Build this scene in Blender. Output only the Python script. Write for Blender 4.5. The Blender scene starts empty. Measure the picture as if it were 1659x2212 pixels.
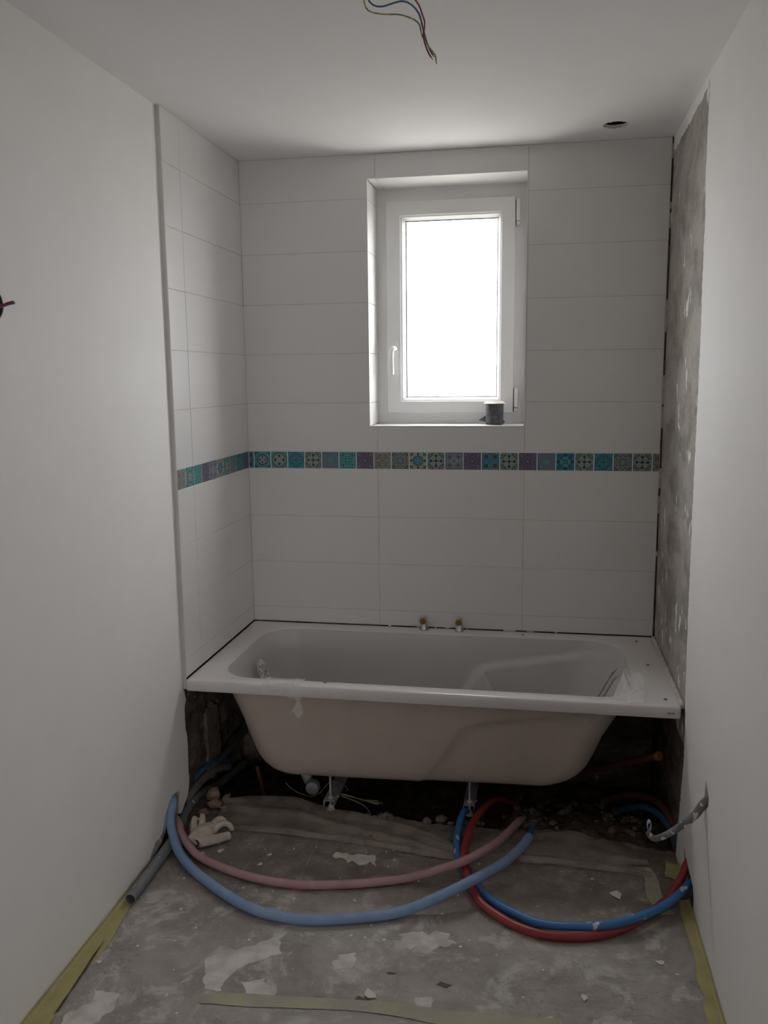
import bpy, bmesh, math, random
from mathutils import Vector, Matrix, noise
from mathutils.geometry import tessellate_polygon

C = bpy.context.scene.collection
S = bpy.context.scene
PI = math.pi

# ------------------------------------------------------------------ camera
cam = bpy.data.objects.new('camera', bpy.data.cameras.new('camera'))
C.objects.link(cam)
cam.data.sensor_fit = 'HORIZONTAL'
cam.data.sensor_width = 36.0
cam.data.lens = 36.0 * 1847.73 / 1659.0
YAW, PITCH, ROLL = -0.1794, -0.1573, -0.0104
cy_, sy_ = math.cos(YAW), math.sin(YAW)
cp_, sp_ = math.cos(PITCH), math.sin(PITCH)
fwd = Vector((sy_ * cp_, cy_ * cp_, sp_))
rgt = Vector((cy_, -sy_, 0))
upv = rgt.cross(fwd)
r2 = rgt * math.cos(ROLL) + upv * math.sin(ROLL)
u2 = upv * math.cos(ROLL) - rgt * math.sin(ROLL)
M = Matrix((r2, u2, -fwd)).transposed().to_4x4()
M.translation = (1.2203, -3.4946, 1.5838)
cam.matrix_world = M
cam.data.clip_start = 0.05
S.camera = cam

# ------------------------------------------------------------------ daylight and exposure
world = bpy.data.worlds.new('overcast_sky')
S.world = world
world.use_nodes = True
bgn = world.node_tree.nodes['Background']
bgn.inputs[0].default_value = (1.0, 0.98, 0.98, 1)
bgn.inputs[1].default_value = 17.8
S.view_settings.view_transform = 'Standard'
S.view_settings.look = 'None'
S.view_settings.gamma = 1
S.view_settings.exposure = 0.0
try:
    S.view_settings.use_curve_mapping = False
except Exception:
    pass
S.cycles.max_bounces = 16
S.cycles.diffuse_bounces = 12
S.cycles.transparent_max_bounces = 16
pl = bpy.data.lights.new('window_portal', 'AREA')      # sampling aid only: a portal gives off no light of its own
pl.shape = 'RECTANGLE'
pl.size, pl.size_y = 0.62, 0.98
pl.cycles.is_portal = True
po = bpy.data.objects.new('window_portal', pl)
C.objects.link(po)
po.location = (0.846, 0.36, 1.87)
po.rotation_euler = (-PI / 2, 0, 0)
pl2 = bpy.data.lights.new('added_hall_portal', 'AREA')       # same for the added hall window behind the camera
pl2.shape = 'RECTANGLE'
pl2.size, pl2.size_y = 0.85, 0.85
pl2.cycles.is_portal = True
po2 = bpy.data.objects.new('added_hall_portal', pl2)
C.objects.link(po2)
po2.location = (2.4, -7.58, 1.5)
po2.rotation_euler = (PI / 2, 0, 0)

# ------------------------------------------------------------------ measures
H = 2.4535          # ceiling
W = 1.691           # tub recess width
ZR = 0.5264         # tub rim
ZM, ZB = 1.2741, 1.2006   # mosaic band
PT = 0.202          # tile row pitch
YE = -0.745         # where painted walls stop
XL, XR = -0.014, 1.696    # painted wall faces
YN = -4.0           # rear wall
rnd = random.Random(7)

# ------------------------------------------------------------------ mesh helpers
def link(name, me, m=None, parent=None, smooth=False):
    o = bpy.data.objects.new(name, me)
    C.objects.link(o)
    if m:
        me.materials.append(m)
    if parent:
        o.parent = parent
    if smooth:
        for p in me.polygons:
            p.use_smooth = True
    return o

def obj(name, bm, m=None, parent=None, smooth=False, auto=None):
    me = bpy.data.meshes.new(name)
    bmesh.ops.recalc_face_normals(bm, faces=bm.faces)
    bm.to_mesh(me)
    bm.free()
    o = link(name, me, m, parent, smooth)
    if auto:
        for p in me.polygons:
            p.use_smooth = True
        me.set_sharp_from_angle(angle=auto)
    return o

def tag(o, label, cat, group=None, kind=None):
    o['label'] = label
    o['category'] = cat
    if group:
        o['group'] = group
    if kind:
        o['kind'] = kind
    return o

def struct(o):
    o['kind'] = 'structure'
    return o

def empty(name, loc=(0, 0, 0)):
    o = bpy.data.objects.new(name, None)
    o.empty_display_size = 0.05
    o.location = loc
    C.objects.link(o)
    return o

def box(bm, lo, hi, bev=0, seg=1):
    r = bmesh.ops.create_cube(bm, size=1)
    vs = r['verts']
    for v in vs:
        for k in range(3):
            v.co[k] = lo[k] + (v.co[k] + 0.5) * (hi[k] - lo[k])
    if bev:
        es = list({e for v in vs for e in v.link_edges})
        bmesh.ops.bevel(bm, geom=es, offset=bev, segments=seg, affect='EDGES', profile=0.5)
    return bm

def boxobj(name, lo, hi, m, parent=None, bev=0, seg=1):
    bm = bmesh.new()
    box(bm, lo, hi, bev, seg)
    return obj(name, bm, m, parent)

def slab(bm, outer, holes, f, a, b):
    """extruded 2-D polygon with holes; f(p, q, w) maps to 3-D, w runs a..b"""
    loops = [outer] + list(holes)
    tris = tessellate_polygon([[Vector((p, q, 0)) for p, q in l] for l in loops])
    flat = [pq for l in loops for pq in l]
    va = [bm.verts.new(f(p, q, a)) for p, q in flat]
    vb = [bm.verts.new(f(p, q, b)) for p, q in flat]
    for t in tris:
        try:
            bm.faces.new([va[i] for i in t])
            bm.faces.new([vb[i] for i in t][::-1])
        except ValueError:
            pass
    k = 0
    for l in loops:
        n = len(l)
        for i in range(n):
            j = (i + 1) % n
            bm.faces.new((va[k + i], va[k + j], vb[k + j], vb[k + i]))
        k += n
    return bm

def ragged(pts, step, amp, seed=0, closed=False):
    r = random.Random(seed)
    out = []
    n = len(pts)
    for i in range(n if closed else n - 1):
        a, b = Vector(pts[i]), Vector(pts[(i + 1) % n])
        d = b - a
        k = max(1, int(d.length / step))
        nrm = Vector((-d.y, d.x)).normalized() if d.length > 1e-9 else Vector((0, 0))
        for j in range(k):
            q = a + d * (j / k)
            if j or amp < 0:
                q = q + nrm * r.uniform(-1, 1) * abs(amp)
            out.append((q.x, q.y))
    if not closed:
        out.append(tuple(pts[-1]))
    return out

def circle(cx, cy, r, n, jit=0, seed=0, rot=0):
    q = random.Random(seed)
    return [(cx + (r + q.uniform(-jit, jit)) * math.cos(rot + 2 * PI * i / n),
             cy + (r + q.uniform(-jit, jit)) * math.sin(rot + 2 * PI * i / n)) for i in range(n)]

def spline(pts, step):
    P = [Vector(p) for p in pts]
    P = [P[0] * 2 - P[1]] + P + [P[-1] * 2 - P[-2]]
    out = []
    for i in range(1, len(P) - 2):
        p0, p1, p2, p3 = P[i - 1:i + 3]
        n = max(2, int((p2 - p1).length / step))
        for j in range(n):
            t = j / n
            out.append(0.5 * ((2 * p1) + (p2 - p0) * t + (2 * p0 - 5 * p1 + 4 * p2 - p3) * t * t
                              + (3 * p1 - p0 - 3 * p2 + p3) * t ** 3))
    out.append(P[-2].copy())
    return out

def tube(bm, path, r, n=10, cap=True, rib=0.0, flat=None):
    """sweep; r number or function of s in 0..1; rib: every other ring swells; flat(s) -> (a, b) radius factors"""
    L = len(path)
    t = (path[1] - path[0]).normalized()
    u = t.orthogonal().normalized()
    rings = []
    for i, p in enumerate(path):
        t2 = (path[min(i + 1, L - 1)] - path[max(i - 1, 0)]).normalized()
        u = (u - t2 * u.dot(t2)).normalized()
        v = t2.cross(u)
        s = i / (L - 1)
        rr = r(s) if callable(r) else r
        if rib and i % 2:
            rr -= rib
        fa, fb = flat(s) if flat else (1, 1)
        rings.append([bm.verts.new(p + u * (rr * fa * math.cos(2 * PI * k / n)) + v * (rr * fb * math.sin(2 * PI * k / n))) for k in range(n)])
    for a, b in zip(rings, rings[1:]):
        for k in range(n):
            bm.faces.new((a[k], a[(k + 1) % n], b[(k + 1) % n], b[k]))
    if cap:
        bm.faces.new(rings[0][::-1])
        bm.faces.new(rings[-1])
    return rings

def tubeobj(name, pts, r, m, parent=None, step=0.006, n=12, rib=0.0, cap=True, flat=None):
    bm = bmesh.new()
    tube(bm, spline(pts, step), r, n, cap, rib, flat)
    return obj(name, bm, m, parent, smooth=True)

def lathe(bm, prof, n, mat4=None):
    """prof: (radius, height) list about local Z"""
    rings = []
    for r, z in prof:
        rings.append([bm.verts.new((r * math.cos(2 * PI * k / n), r * math.sin(2 * PI * k / n), z)) for k in range(n)])
    for a, b in zip(rings, rings[1:]):
        for k in range(n):
            bm.faces.new((a[k], a[(k + 1) % n], b[(k + 1) % n], b[k]))
    bm.faces.new(rings[0][::-1])
    bm.faces.new(rings[-1])
    if mat4:
        bmesh.ops.transform(bm, matrix=mat4, verts=[v for rg in rings for v in rg])
    return bm

def grid(bm, nu, nv, f):
    vs = [[bm.verts.new(f(i / nu, j / nv)) for j in range(nv + 1)] for i in range(nu + 1)]
    for i in range(nu):
        for j in range(nv):
            bm.faces.new((vs[i][j], vs[i + 1][j], vs[i + 1][j + 1], vs[i][j + 1]))
    return vs

def nz(x, y, z=0.0, s=1.0):
    return noise.noise(Vector((x * s, y * s, z * s)))

def fbm(x, y, z=0.0, s=1.0, o=4):
    return noise.fractal(Vector((x * s, y * s, z * s)), 1.0, 2.0, o)

def smooth01(a, b, x):
    t = min(1, max(0, (x - a) / (b - a)))
    return t * t * (3 - 2 * t)

def lerp(a, b, t):
    return a + (b - a) * t

def table(tab, z):
    """piecewise-linear lookup in rows (z, v...) sorted by z descending"""
    if z >= tab[0][0]:
        return tab[0][1:]
    for a, b in zip(tab, tab[1:]):
        if z >= b[0]:
            t = (z - b[0]) / (a[0] - b[0])
            return [lerp(q, p, t) for p, q in zip(a[1:], b[1:])]
    return tab[-1][1:]

# ------------------------------------------------------------------ materials
def mat(name, col, rough=0.5, metal=0.0, spec=0.5):
    m = bpy.data.materials.new(name)
    m.use_nodes = True
    b = m.node_tree.nodes['Principled BSDF']
    b.inputs['Base Color'].default_value = (*col, 1)
    b.inputs['Roughness'].default_value = rough
    b.inputs['Metallic'].default_value = metal
    b.inputs['Specular IOR Level'].default_value = spec
    return m

class X:
    """tiny node-expression helper"""
    tree = None
    def __init__(s, sock): s.s = sock
    @staticmethod
    def op(o, a, b=None, c=None):
        n = X.tree.nodes.new('ShaderNodeMath'); n.operation = o
        for i, v in enumerate((a, b, c)):
            if v is None: continue
            if isinstance(v, X): X.tree.links.new(v.s, n.inputs[i])
            else: n.inputs[i].default_value = v
        return X(n.outputs[0])
    def __add__(s, o): return X.op('ADD', s, o)
    __radd__ = __add__
    def __sub__(s, o): return X.op('SUBTRACT', s, o)
    def __rsub__(s, o): return X.op('SUBTRACT', o, s)
    def __mul__(s, o): return X.op('MULTIPLY', s, o)
    __rmul__ = __mul__
    def lt(s, o): return X.op('LESS_THAN', s, o)
    def gt(s, o): return X.op('GREATER_THAN', s, o)
    def abs(s): return X.op('ABSOLUTE', s)

def xmin(a, b): return X.op('MINIMUM', a, b)
def xmax(a, b): return X.op('MAXIMUM', a, b)
def hyp(a, b): return X.op('SQRT', a * a + b * b)
def near(a, c, w): return (a - c).abs().lt(w)
def mixc(fac, a, b):
    n = X.tree.nodes.new('ShaderNodeMix'); n.data_type = 'RGBA'
    for v, i in ((fac, 0), (a, 6), (b, 7)):
        if isinstance(v, X): X.tree.links.new(v.s, n.inputs[i])
        elif isinstance(v, tuple): n.inputs[i].default_value = (*v, 1)
        else: n.inputs[i].default_value = v
    return X(n.outputs[2])
def tex(scale, detail=4, rough=0.55, stretch=(1, 1, 1), off=(0, 0, 0), coord='Object', kind='noise', dist=0.0):
    t = X.tree
    tc = t.nodes.new('ShaderNodeTexCoord'); mp = t.nodes.new('ShaderNodeMapping')
    mp.inputs['Scale'].default_value = stretch; mp.inputs['Location'].default_value = off
    t.links.new(tc.outputs[coord], mp.inputs[0])
    if kind == 'noise':
        n = t.nodes.new('ShaderNodeTexNoise'); n.inputs['Detail'].default_value = detail; n.inputs['Roughness'].default_value = rough
        n.inputs['Distortion'].default_value = dist
    else:
        n = t.nodes.new('ShaderNodeTexVoronoi')
    n.inputs['Scale'].default_value = scale
    t.links.new(mp.outputs[0], n.inputs['Vector'])
    return X(n.outputs[0])
def xyz(coord='Object'):
    t = X.tree
    tc = t.nodes.new('ShaderNodeTexCoord'); sp = t.nodes.new('ShaderNodeSeparateXYZ')
    t.links.new(tc.outputs[coord], sp.inputs[0])
    return X(sp.outputs[0]), X(sp.outputs[1]), X(sp.outputs[2])
def ramp(x, lo, hi):
    n = X.tree.nodes.new('ShaderNodeMapRange'); n.interpolation_type = 'SMOOTHSTEP'
    X.tree.links.new(x.s, n.inputs[0])
    n.inputs[1].default_value = lo; n.inputs[2].default_value = hi
    return X(n.outputs[0])
def use(m):
    X.tree = m.node_tree
    return m.node_tree.nodes['Principled BSDF']
def setin(b, name, x): X.tree.links.new(x.s, b.inputs[name])
def bump(b, h, strength=0.2, dist=0.002):
    n = X.tree.nodes.new('ShaderNodeBump')
    n.inputs['Strength'].default_value = strength; n.inputs['Distance'].default_value = dist
    X.tree.links.new(h.s, n.inputs['Height']); X.tree.links.new(n.outputs[0], b.inputs['Normal'])
def mottled(name, c1, c2, scale, rough=0.6, lo=0.35, hi=0.65, stretch=(1, 1, 1), bmp=0.0, bdist=0.002, spec=0.4):
    m = mat(name, c1, rough, 0, spec); b = use(m)
    n = tex(scale, 5, 0.6, stretch)
    setin(b, 'Base Color', mixc(ramp(n, lo, hi), c1, c2))
    if bmp: bump(b, tex(scale * 4, 4, 0.6, stretch), bmp, bdist)
    return m
def film_mat(name, col, alpha, rough=0.3, spec=0.5, scale=30, var=0.2):
    m = bpy.data.materials.new(name); m.use_nodes = True
    b = use(m); t = m.node_tree
    b.inputs['Base Color'].default_value = (*col, 1); b.inputs['Roughness'].default_value = rough
    b.inputs['Specular IOR Level'].default_value = spec
    a = ramp(tex(scale, 4), 0.3, 0.7) * var + (alpha - var / 2)
    setin(b, 'Alpha', a)
    return m

M_paint = mottled('white_wall_paint', (0.86, 0.845, 0.835), (0.875, 0.86, 0.85), 6, 0.75, bmp=0.05, bdist=0.001, spec=0.2)
M_ceil = mottled('white_ceiling_paint', (0.85, 0.84, 0.845), (0.865, 0.855, 0.86), 5, 0.8, spec=0.2)
M_board_edge = mottled('plasterboard_edge', (0.62, 0.56, 0.48), (0.5, 0.44, 0.38), 40, 0.9)
M_tile = mat('white_satin_wall_tile', (0.725, 0.71, 0.705), 0.3, 0, 0.45)
b = use(M_tile); bump(b, tex(9, 2, 0.5, (1, 1, 7)), 0.12, 0.003)
M_grout = mat('pale_grout', (0.62, 0.57, 0.52), 0.9, 0, 0.2)
M_trim = mat('white_tile_trim', (0.8, 0.8, 0.8), 0.35)
M_edge = mat('grey_white_trim_edge', (0.60, 0.58, 0.55), 0.6)
M_pvc = mat('white_window_plastic', (0.72, 0.72, 0.715), 0.35, 0, 0.45)
M_gasket_gap = mat('dark_gasket_gap_shade', (0.12, 0.12, 0.13), 0.6)
M_black = mat('black_gap', (0.01, 0.01, 0.01), 0.9, 0, 0.1)
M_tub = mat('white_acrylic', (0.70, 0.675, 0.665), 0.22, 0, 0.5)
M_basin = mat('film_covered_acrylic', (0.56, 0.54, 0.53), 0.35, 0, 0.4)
M_shell = mottled('cream_fibreglass', (0.475, 0.405, 0.36), (0.45, 0.385, 0.34), 10, 0.6, bmp=0.06, bdist=0.002, spec=0.3)
M_chrome = mat('chrome', (0.62, 0.64, 0.66), 0.15, 1)
M_brass = mat('brass', (0.30, 0.165, 0.055), 0.4, 1)
M_zinc = mottled('zinc_steel', (0.62, 0.63, 0.65), (0.46, 0.47, 0.49), 30, 0.4)
use(M_zinc).inputs['Metallic'].default_value = 0.35
M_ink = mat('black_print', (0.02, 0.02, 0.02), 0.5)
M_concrete = mottled('raw_concrete', (0.26, 0.22, 0.19), (0.16, 0.135, 0.115), 14, 0.95, bmp=0.6, bdist=0.01, spec=0.1)
M_earth = mottled('brown_earth', (0.16, 0.115, 0.085), (0.075, 0.055, 0.042), 22, 1.0, bmp=0.8, bdist=0.01, spec=0.05)
M_chunk = mottled('broken_screed', (0.22, 0.175, 0.145), (0.13, 0.10, 0.085), 60, 0.95, bmp=0.5, bdist=0.004, spec=0.1)
M_brickbit = mottled('broken_red_brick', (0.34, 0.22, 0.17), (0.42, 0.33, 0.27), 30, 0.95, bmp=0.5, bdist=0.004, spec=0.1)
M_laminate = mottled('brown_laminate', (0.24, 0.19, 0.15), (0.19, 0.15, 0.12), 12, 0.5, stretch=(8, 1, 1))
M_crumb = mat('white_plaster', (0.72, 0.68, 0.62), 0.9, 0, 0.1)
M_patch = mottled('dried_plaster_smear', (0.68, 0.65, 0.61), (0.50, 0.475, 0.44), 17, 0.9, spec=0.1)

# raw plaster wall beside the tub: vertical trowel streaks with white filler marks
M_raw = mat('bare_grey_plaster', (0.3, 0.28, 0.25), 0.9, 0, 0.15)
b = use(M_raw)
s1 = tex(4, 6, 0.6, (1, 1, 1.8), dist=0.5); s2 = tex(9, 5, 0.6, (1, 1, 1.1), (3, 1, 5), dist=0.4); s3 = tex(17, 4, 0.6, (1, 1, 0.5), (9, 4, 2), dist=0.4); big = tex(2.4, 2, 0.5, (1, 1, 0.6), (2, 2, 2)); fine = tex(60, 4, 0.7)
c = mixc(ramp(s1, 0.36, 0.64), (0.29, 0.265, 0.24), (0.45, 0.42, 0.385))
c = mixc(ramp(s2, 0.42, 0.7) * 0.55, c, (0.52, 0.49, 0.455)); c = mixc(ramp(fine, 0.35, 0.5) * -0.35 + 0.35, c, (0.2, 0.18, 0.165))
c = mixc(ramp(s3, 0.605, 0.625) * ramp(big, 0.44, 0.50), c, (0.84, 0.83, 0.81))
c = mixc(ramp(tex(38, 2, 0.5, (1, 1, 0.6), (5, 5, 9)), 0.76, 0.78), c, (0.1, 0.09, 0.085))
setin(b, 'Base Color', c); bump(b, s2, 0.4, 0.004)
# masonry below the tub
M_masonry = mat('bare_masonry', (0.2, 0.17, 0.15), 0.95, 0, 0.1)
b = use(M_masonry)
s1 = tex(8, 6, 0.7, (1, 1, 2.2), dist=0.5); s2 = tex(4, 3, 0.6, (1, 1, 1.6), (5, 7, 2)); s3 = tex(24, 4, 0.65, (1, 1, 0.7), (1, 4, 8), dist=0.4)
c = mixc(ramp(s1, 0.35, 0.68), (0.085, 0.07, 0.06), (0.20, 0.165, 0.14))
c = mixc(ramp(s2, 0.56, 0.64), c, (0.27, 0.19, 0.155))
c = mixc(ramp(s3, 0.66, 0.69), c, (0.5, 0.46, 0.42))
setin(b, 'Base Color', c); bump(b, s1, 0.6, 0.01)

# dusty protective film on the floor
M_sheet = bpy.data.materials.new('dusty_plastic_film'); M_sheet.use_nodes = True
b = use(M_sheet)
b.inputs['Roughness'].default_value = 0.55; b.inputs['Specular IOR Level'].default_value = 0.35
fx, fy, fz = xyz('Object')
d1 = tex(5, 6, 0.62, dist=0.4); d2 = tex(16, 6, 0.7, off=(3, 1, 0)); d3 = tex(7, 7, 0.72, off=(8, 2, 4), dist=0.6); d4 = tex(70, 3, 0.6, off=(1, 9, 4)); d5 = tex(2.2, 2, 0.5, off=(4, 4, 1))
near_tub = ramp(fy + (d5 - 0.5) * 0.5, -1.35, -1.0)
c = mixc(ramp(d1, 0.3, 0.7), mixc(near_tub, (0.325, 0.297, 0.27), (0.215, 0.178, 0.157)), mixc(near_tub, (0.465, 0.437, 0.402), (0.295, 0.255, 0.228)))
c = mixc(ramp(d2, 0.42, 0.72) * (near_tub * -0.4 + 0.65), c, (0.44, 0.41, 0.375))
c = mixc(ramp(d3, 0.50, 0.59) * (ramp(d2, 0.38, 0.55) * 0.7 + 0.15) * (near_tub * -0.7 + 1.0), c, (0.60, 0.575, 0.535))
c = mixc(ramp(d4, 0.69, 0.73) * 0.8, c, (0.6, 0.57, 0.53))
# dust gathered along the plank joints underneath
jl = ((X.op('PINGPONG', fx - 0.305, 0.0965)).lt(0.0019)) * ramp(d2, 0.42, 0.56) * ramp(fx * -1, -0.95, -0.55) * 0.6
c = mixc(jl, c, (0.52, 0.49, 0.455))
sc1 = tex(6, 5, 0.6, (1.0, 3.2, 1), (7, 3, 0), dist=1.2)
fold_shade = near(sc1, 0.5, 0.008) * ramp(tex(3, 2, off=(1, 6, 2)), 0.46, 0.56)
c = mixc(fold_shade * 0.35, c, (0.12, 0.10, 0.085))  # thin dark lines painted into the colour for the shade along folds
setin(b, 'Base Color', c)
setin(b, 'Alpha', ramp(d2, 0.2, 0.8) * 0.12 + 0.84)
bump(b, tex(9, 6, 0.7, (1, 1.8, 1), dist=1.5), 0.55, 0.015)

M_tape = mottled('yellow_masking_tape', (0.45, 0.405, 0.185), (0.39, 0.35, 0.165), 18, 0.7)
M_tape_dusty = mottled('dusty_yellow_tape', (0.43, 0.405, 0.29), (0.37, 0.345, 0.30), 9, 0.8)
M_film = film_mat('clear_peeled_film', (0.88, 0.87, 0.87), 0.34, 0.25, 0.5, 5, 0.14)
M_filmthin = film_mat('thin_clear_film', (0.84, 0.82, 0.81), 0.20, 0.3, 0.45, 6, 0.14)
M_fold = film_mat('milky_dust_film', (0.40, 0.345, 0.30), 0.52, 0.5, 0.3, 7, 0.34)

def pipe_mat(name, c1, c2, rough=0.5, spots=None, lo=0.64):
    m = mat(name, c1, rough, 0, 0.4); b = use(m)
    c = mixc(ramp(tex(20, 4), 0.35, 0.65), c1, c2)
    if spots:
        c = mixc(ramp(tex(26 if spots != 7 else 48, 2, 0.5, off=(spots, 2, 3)), lo, lo + 0.02), c, (0.68, 0.64, 0.57))
    setin(b, 'Base Color', c)
    return m
M_paleblue = pipe_mat('faded_blue_plastic', (0.215, 0.33, 0.54), (0.25, 0.36, 0.55), 0.6)
M_pink = pipe_mat('faded_pink_plastic', (0.44, 0.25, 0.27), (0.48, 0.30, 0.31), 0.6)
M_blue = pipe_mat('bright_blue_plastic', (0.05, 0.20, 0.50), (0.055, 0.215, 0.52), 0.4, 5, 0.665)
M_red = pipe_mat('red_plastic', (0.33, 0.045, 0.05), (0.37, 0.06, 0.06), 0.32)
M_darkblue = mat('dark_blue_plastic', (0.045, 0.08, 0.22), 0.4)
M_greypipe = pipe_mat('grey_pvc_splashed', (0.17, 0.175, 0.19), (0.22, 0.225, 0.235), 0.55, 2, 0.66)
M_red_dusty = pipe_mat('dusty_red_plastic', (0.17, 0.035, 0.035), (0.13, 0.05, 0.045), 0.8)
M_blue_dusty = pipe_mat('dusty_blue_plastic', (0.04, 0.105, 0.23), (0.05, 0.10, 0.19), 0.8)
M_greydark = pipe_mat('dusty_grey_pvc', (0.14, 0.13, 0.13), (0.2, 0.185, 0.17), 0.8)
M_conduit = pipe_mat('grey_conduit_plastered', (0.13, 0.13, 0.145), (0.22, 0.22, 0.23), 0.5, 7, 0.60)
M_orange = mat('orange_plastic', (0.42, 0.115, 0.03), 0.5)
M_glove = mottled('white_cotton_knit', (0.60, 0.54, 0.46), (0.46, 0.40, 0.34), 28, 0.95, bmp=0.4, bdist=0.003)
M_cuff = mat('dark_cuff_band', (0.05, 0.045, 0.04), 0.9)
M_wire_yg = mottled('yellow_green_wire', (0.46, 0.40, 0.12), (0.14, 0.27, 0.14), 45, 0.45, lo=0.48, hi=0.52)
M_wire_y = mat('dusty_yellow_wire', (0.52, 0.48, 0.28), 0.6)
M_wire_b = mat('blue_wire', (0.07, 0.13, 0.27), 0.4)
M_wire_r = mat('dark_red_wire', (0.26, 0.03, 0.05), 0.4)
M_wire_p = mat('purple_wire', (0.12, 0.06, 0.15), 0.4)
M_copper = mat('wire_tip', (0.5, 0.45, 0.4), 0.4, 0.6)
M_cup = mat('dark_plastic_cup', (0.05, 0.055, 0.055), 0.6)
M_roll = mottled('dark_grey_abrasive', (0.055, 0.055, 0.065), (0.10, 0.10, 0.11), 50, 0.75)
M_flange = mat('cream_plastic', (0.75, 0.70, 0.62), 0.4)
M_foam = mottled('pale_sealing_foam', (0.62, 0.59, 0.55), (0.5, 0.47, 0.43), 40, 0.9)
M_disc = mat('white_drain_plastic', (0.5, 0.5, 0.52), 0.4)

# ------------------------------------------------------------------ mosaic designs (flat glaze print)
def mosaic_mats():
    K = (0.012, 0.03, 0.045)
    def start(name, bg):
        m = mat('mosaic_' + name, bg, 0.3, 0, 0.5); b = use(m)
        u, v, w = xyz('UV')
        u = (u - 0.5) * 2; v = (v - 0.5) * 2
        a, d = u.abs(), v.abs()
        return m, b, u, v, a, d, xmax(a, d), xmin(a, d), hyp(u, v)
    out = {}
    def fin(key, m, b, c): setin(b, 'Base Color', c); out[key] = m
    # ring
    m, b, u, v, a, d, hi, lo, r = start('ring', (0.1, 0.3, 0.31))
    c = mixc(r.lt(0.6), (0.085, 0.27, 0.28), (0.25, 0.29, 0.32))
    q = hyp(hi - 0.33, lo)
    c = mixc(q.lt(0.2), c, (0.33, 0.36, 0.38)); c = mixc(q.lt(0.11), c, K)
    c = mixc(near(r, 0.6, 0.055), c, K)
    c = mixc(near(lo, 0.78, 0.05) * hi.lt(0.85), c, K); c = mixc(near(hi, 0.9, 0.04) * lo.gt(0.5), c, K)
    fin('A', m, b, c)
    # quatrefoil
    m, b, u, v, a, d, hi, lo, r = start('quatrefoil', (0.2, 0.29, 0.26))
    q = xmin(hyp(hi - 0.42, lo) - 0.46, hyp(a - 0.3, d - 0.3) - 0.38)
    c = mixc(q.lt(0), (0.10, 0.28, 0.28), (0.25, 0.31, 0.27)); c = mixc(near(q, 0, 0.04), c, K); c = mixc(near(q, 0.17, 0.025), c, K)
    t = hyp(xmax(hi - 0.5, 0.5 - hi) - 0.1, lo) ; t2 = hyp(hi - 0.5, lo - 0.12)
    c = mixc(xmin(t, t2).lt(0.085), c, K)
    fin('B', m, b, c)
    # blue petals
    m, b, u, v, a, d, hi, lo, r = start('petals', (0.04, 0.24, 0.32))
    c = mixc(r.lt(0.5), (0.03, 0.22, 0.30), (0.05, 0.25, 0.34))
    c = mixc(near(hyp(hi - 0.45, lo), 0.44, 0.04), c, K)
    c = mixc(near((a - d).abs(), 0.13, 0.03) * hi.lt(0.55), c, K); c = mixc(lo.lt(0.03) * hi.lt(0.7), c, K)
    c = mixc(hyp(hi - 1.0, lo - 1.0).lt(0.12), c, K); c = mixc(hyp(hi - 0.62, lo - 0.16).lt(0.06), c, K)
    fin('C', m, b, c)
    # black cross
    m, b, u, v, a, d, hi, lo, r = start('cross', (0.2, 0.27, 0.24))
    c = mixc(hyp(a - 0.34, d - 0.34).lt(0.28), (0.19, 0.25, 0.23), (0.27, 0.33, 0.29))
    c = mixc(near(hyp(a - 1.0, d - 1.0), 0.62, 0.045), c, K); c = mixc(near(hyp(a - 1.0, d - 1.0), 0.38, 0.03), c, K)
    c = mixc(((hi - 0.58).abs() + lo).lt(0.2), c, K); c = mixc(r.lt(0.15), c, K); c = mixc(lo.lt(0.03) * hi.lt(0.7), c, K)
    c = mixc(hyp(a - 0.34, d - 0.34).lt(0.05), c, K)
    fin('D', m, b, c)
    # lattice
    m, b, u, v, a, d, hi, lo, r = start('lattice', (0.07, 0.2, 0.23))
    s = a + d; e = X.op('PINGPONG', u * 4.5 + v * 4.5, 1.0); g = X.op('PINGPONG', u * 4.5 - v * 4.5, 1.0)
    c = mixc(xmin(e, g).lt(0.28), (0.065, 0.20, 0.235), (0.16, 0.16, 0.24))
    c = mixc(s.lt(0.42), c, (0.09, 0.25, 0.26)); c = mixc(near(s, 0.45, 0.05), c, (0.17, 0.17, 0.25)); c = mixc(near(s, 1.0, 0.05), c, (0.15, 0.15, 0.22))
    c = mixc(hyp(a - 0.62, d - 0.62).lt(0.1), c, (0.2, 0.2, 0.28))
    fin('E', m, b, c)
    # dots
    m, b, u, v, a, d, hi, lo, r = start('dots', (0.06, 0.27, 0.27))
    c = mixc(near(X.op('PINGPONG', u * 3 + v * 3, 1.0), 0.5, 0.1), (0.065, 0.27, 0.27), (0.09, 0.31, 0.31))
    q = hyp(a - 0.55, d - 0.55); c = mixc(q.lt(0.1), c, K)
    q2 = xmin(hyp(hi - 0.42, lo - 0.16), hyp(hi - 0.85, lo - 0.2)); q3 = xmin(hyp(hi - 0.85, lo - 0.55), hyp(hi - 0.2, lo - 0.18))
    c = mixc(xmin(q2, q3).lt(0.062), c, K)
    fin('F', m, b, c)
    # weave
    m, b, u, v, a, d, hi, lo, r = start('weave', (0.05, 0.05, 0.12))
    P = (0.24, 0.13, 0.17)
    s = (a - d).abs(); t = a + d
    c = mixc(near(hi, 0.88, 0.03), (0.06, 0.065, 0.13), P)
    c = mixc(near(s, 0.42, 0.04) * t.lt(1.15), c, P); c = mixc(near(s, 0.18, 0.035) * t.lt(1.1) * t.gt(0.3), c, P)
    c = mixc(near(t, 0.95, 0.035) * s.lt(0.7), c, P); c = mixc(near(t, 0.6, 0.03) * s.lt(0.7), c, (0.3, 0.12, 0.14))
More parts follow.
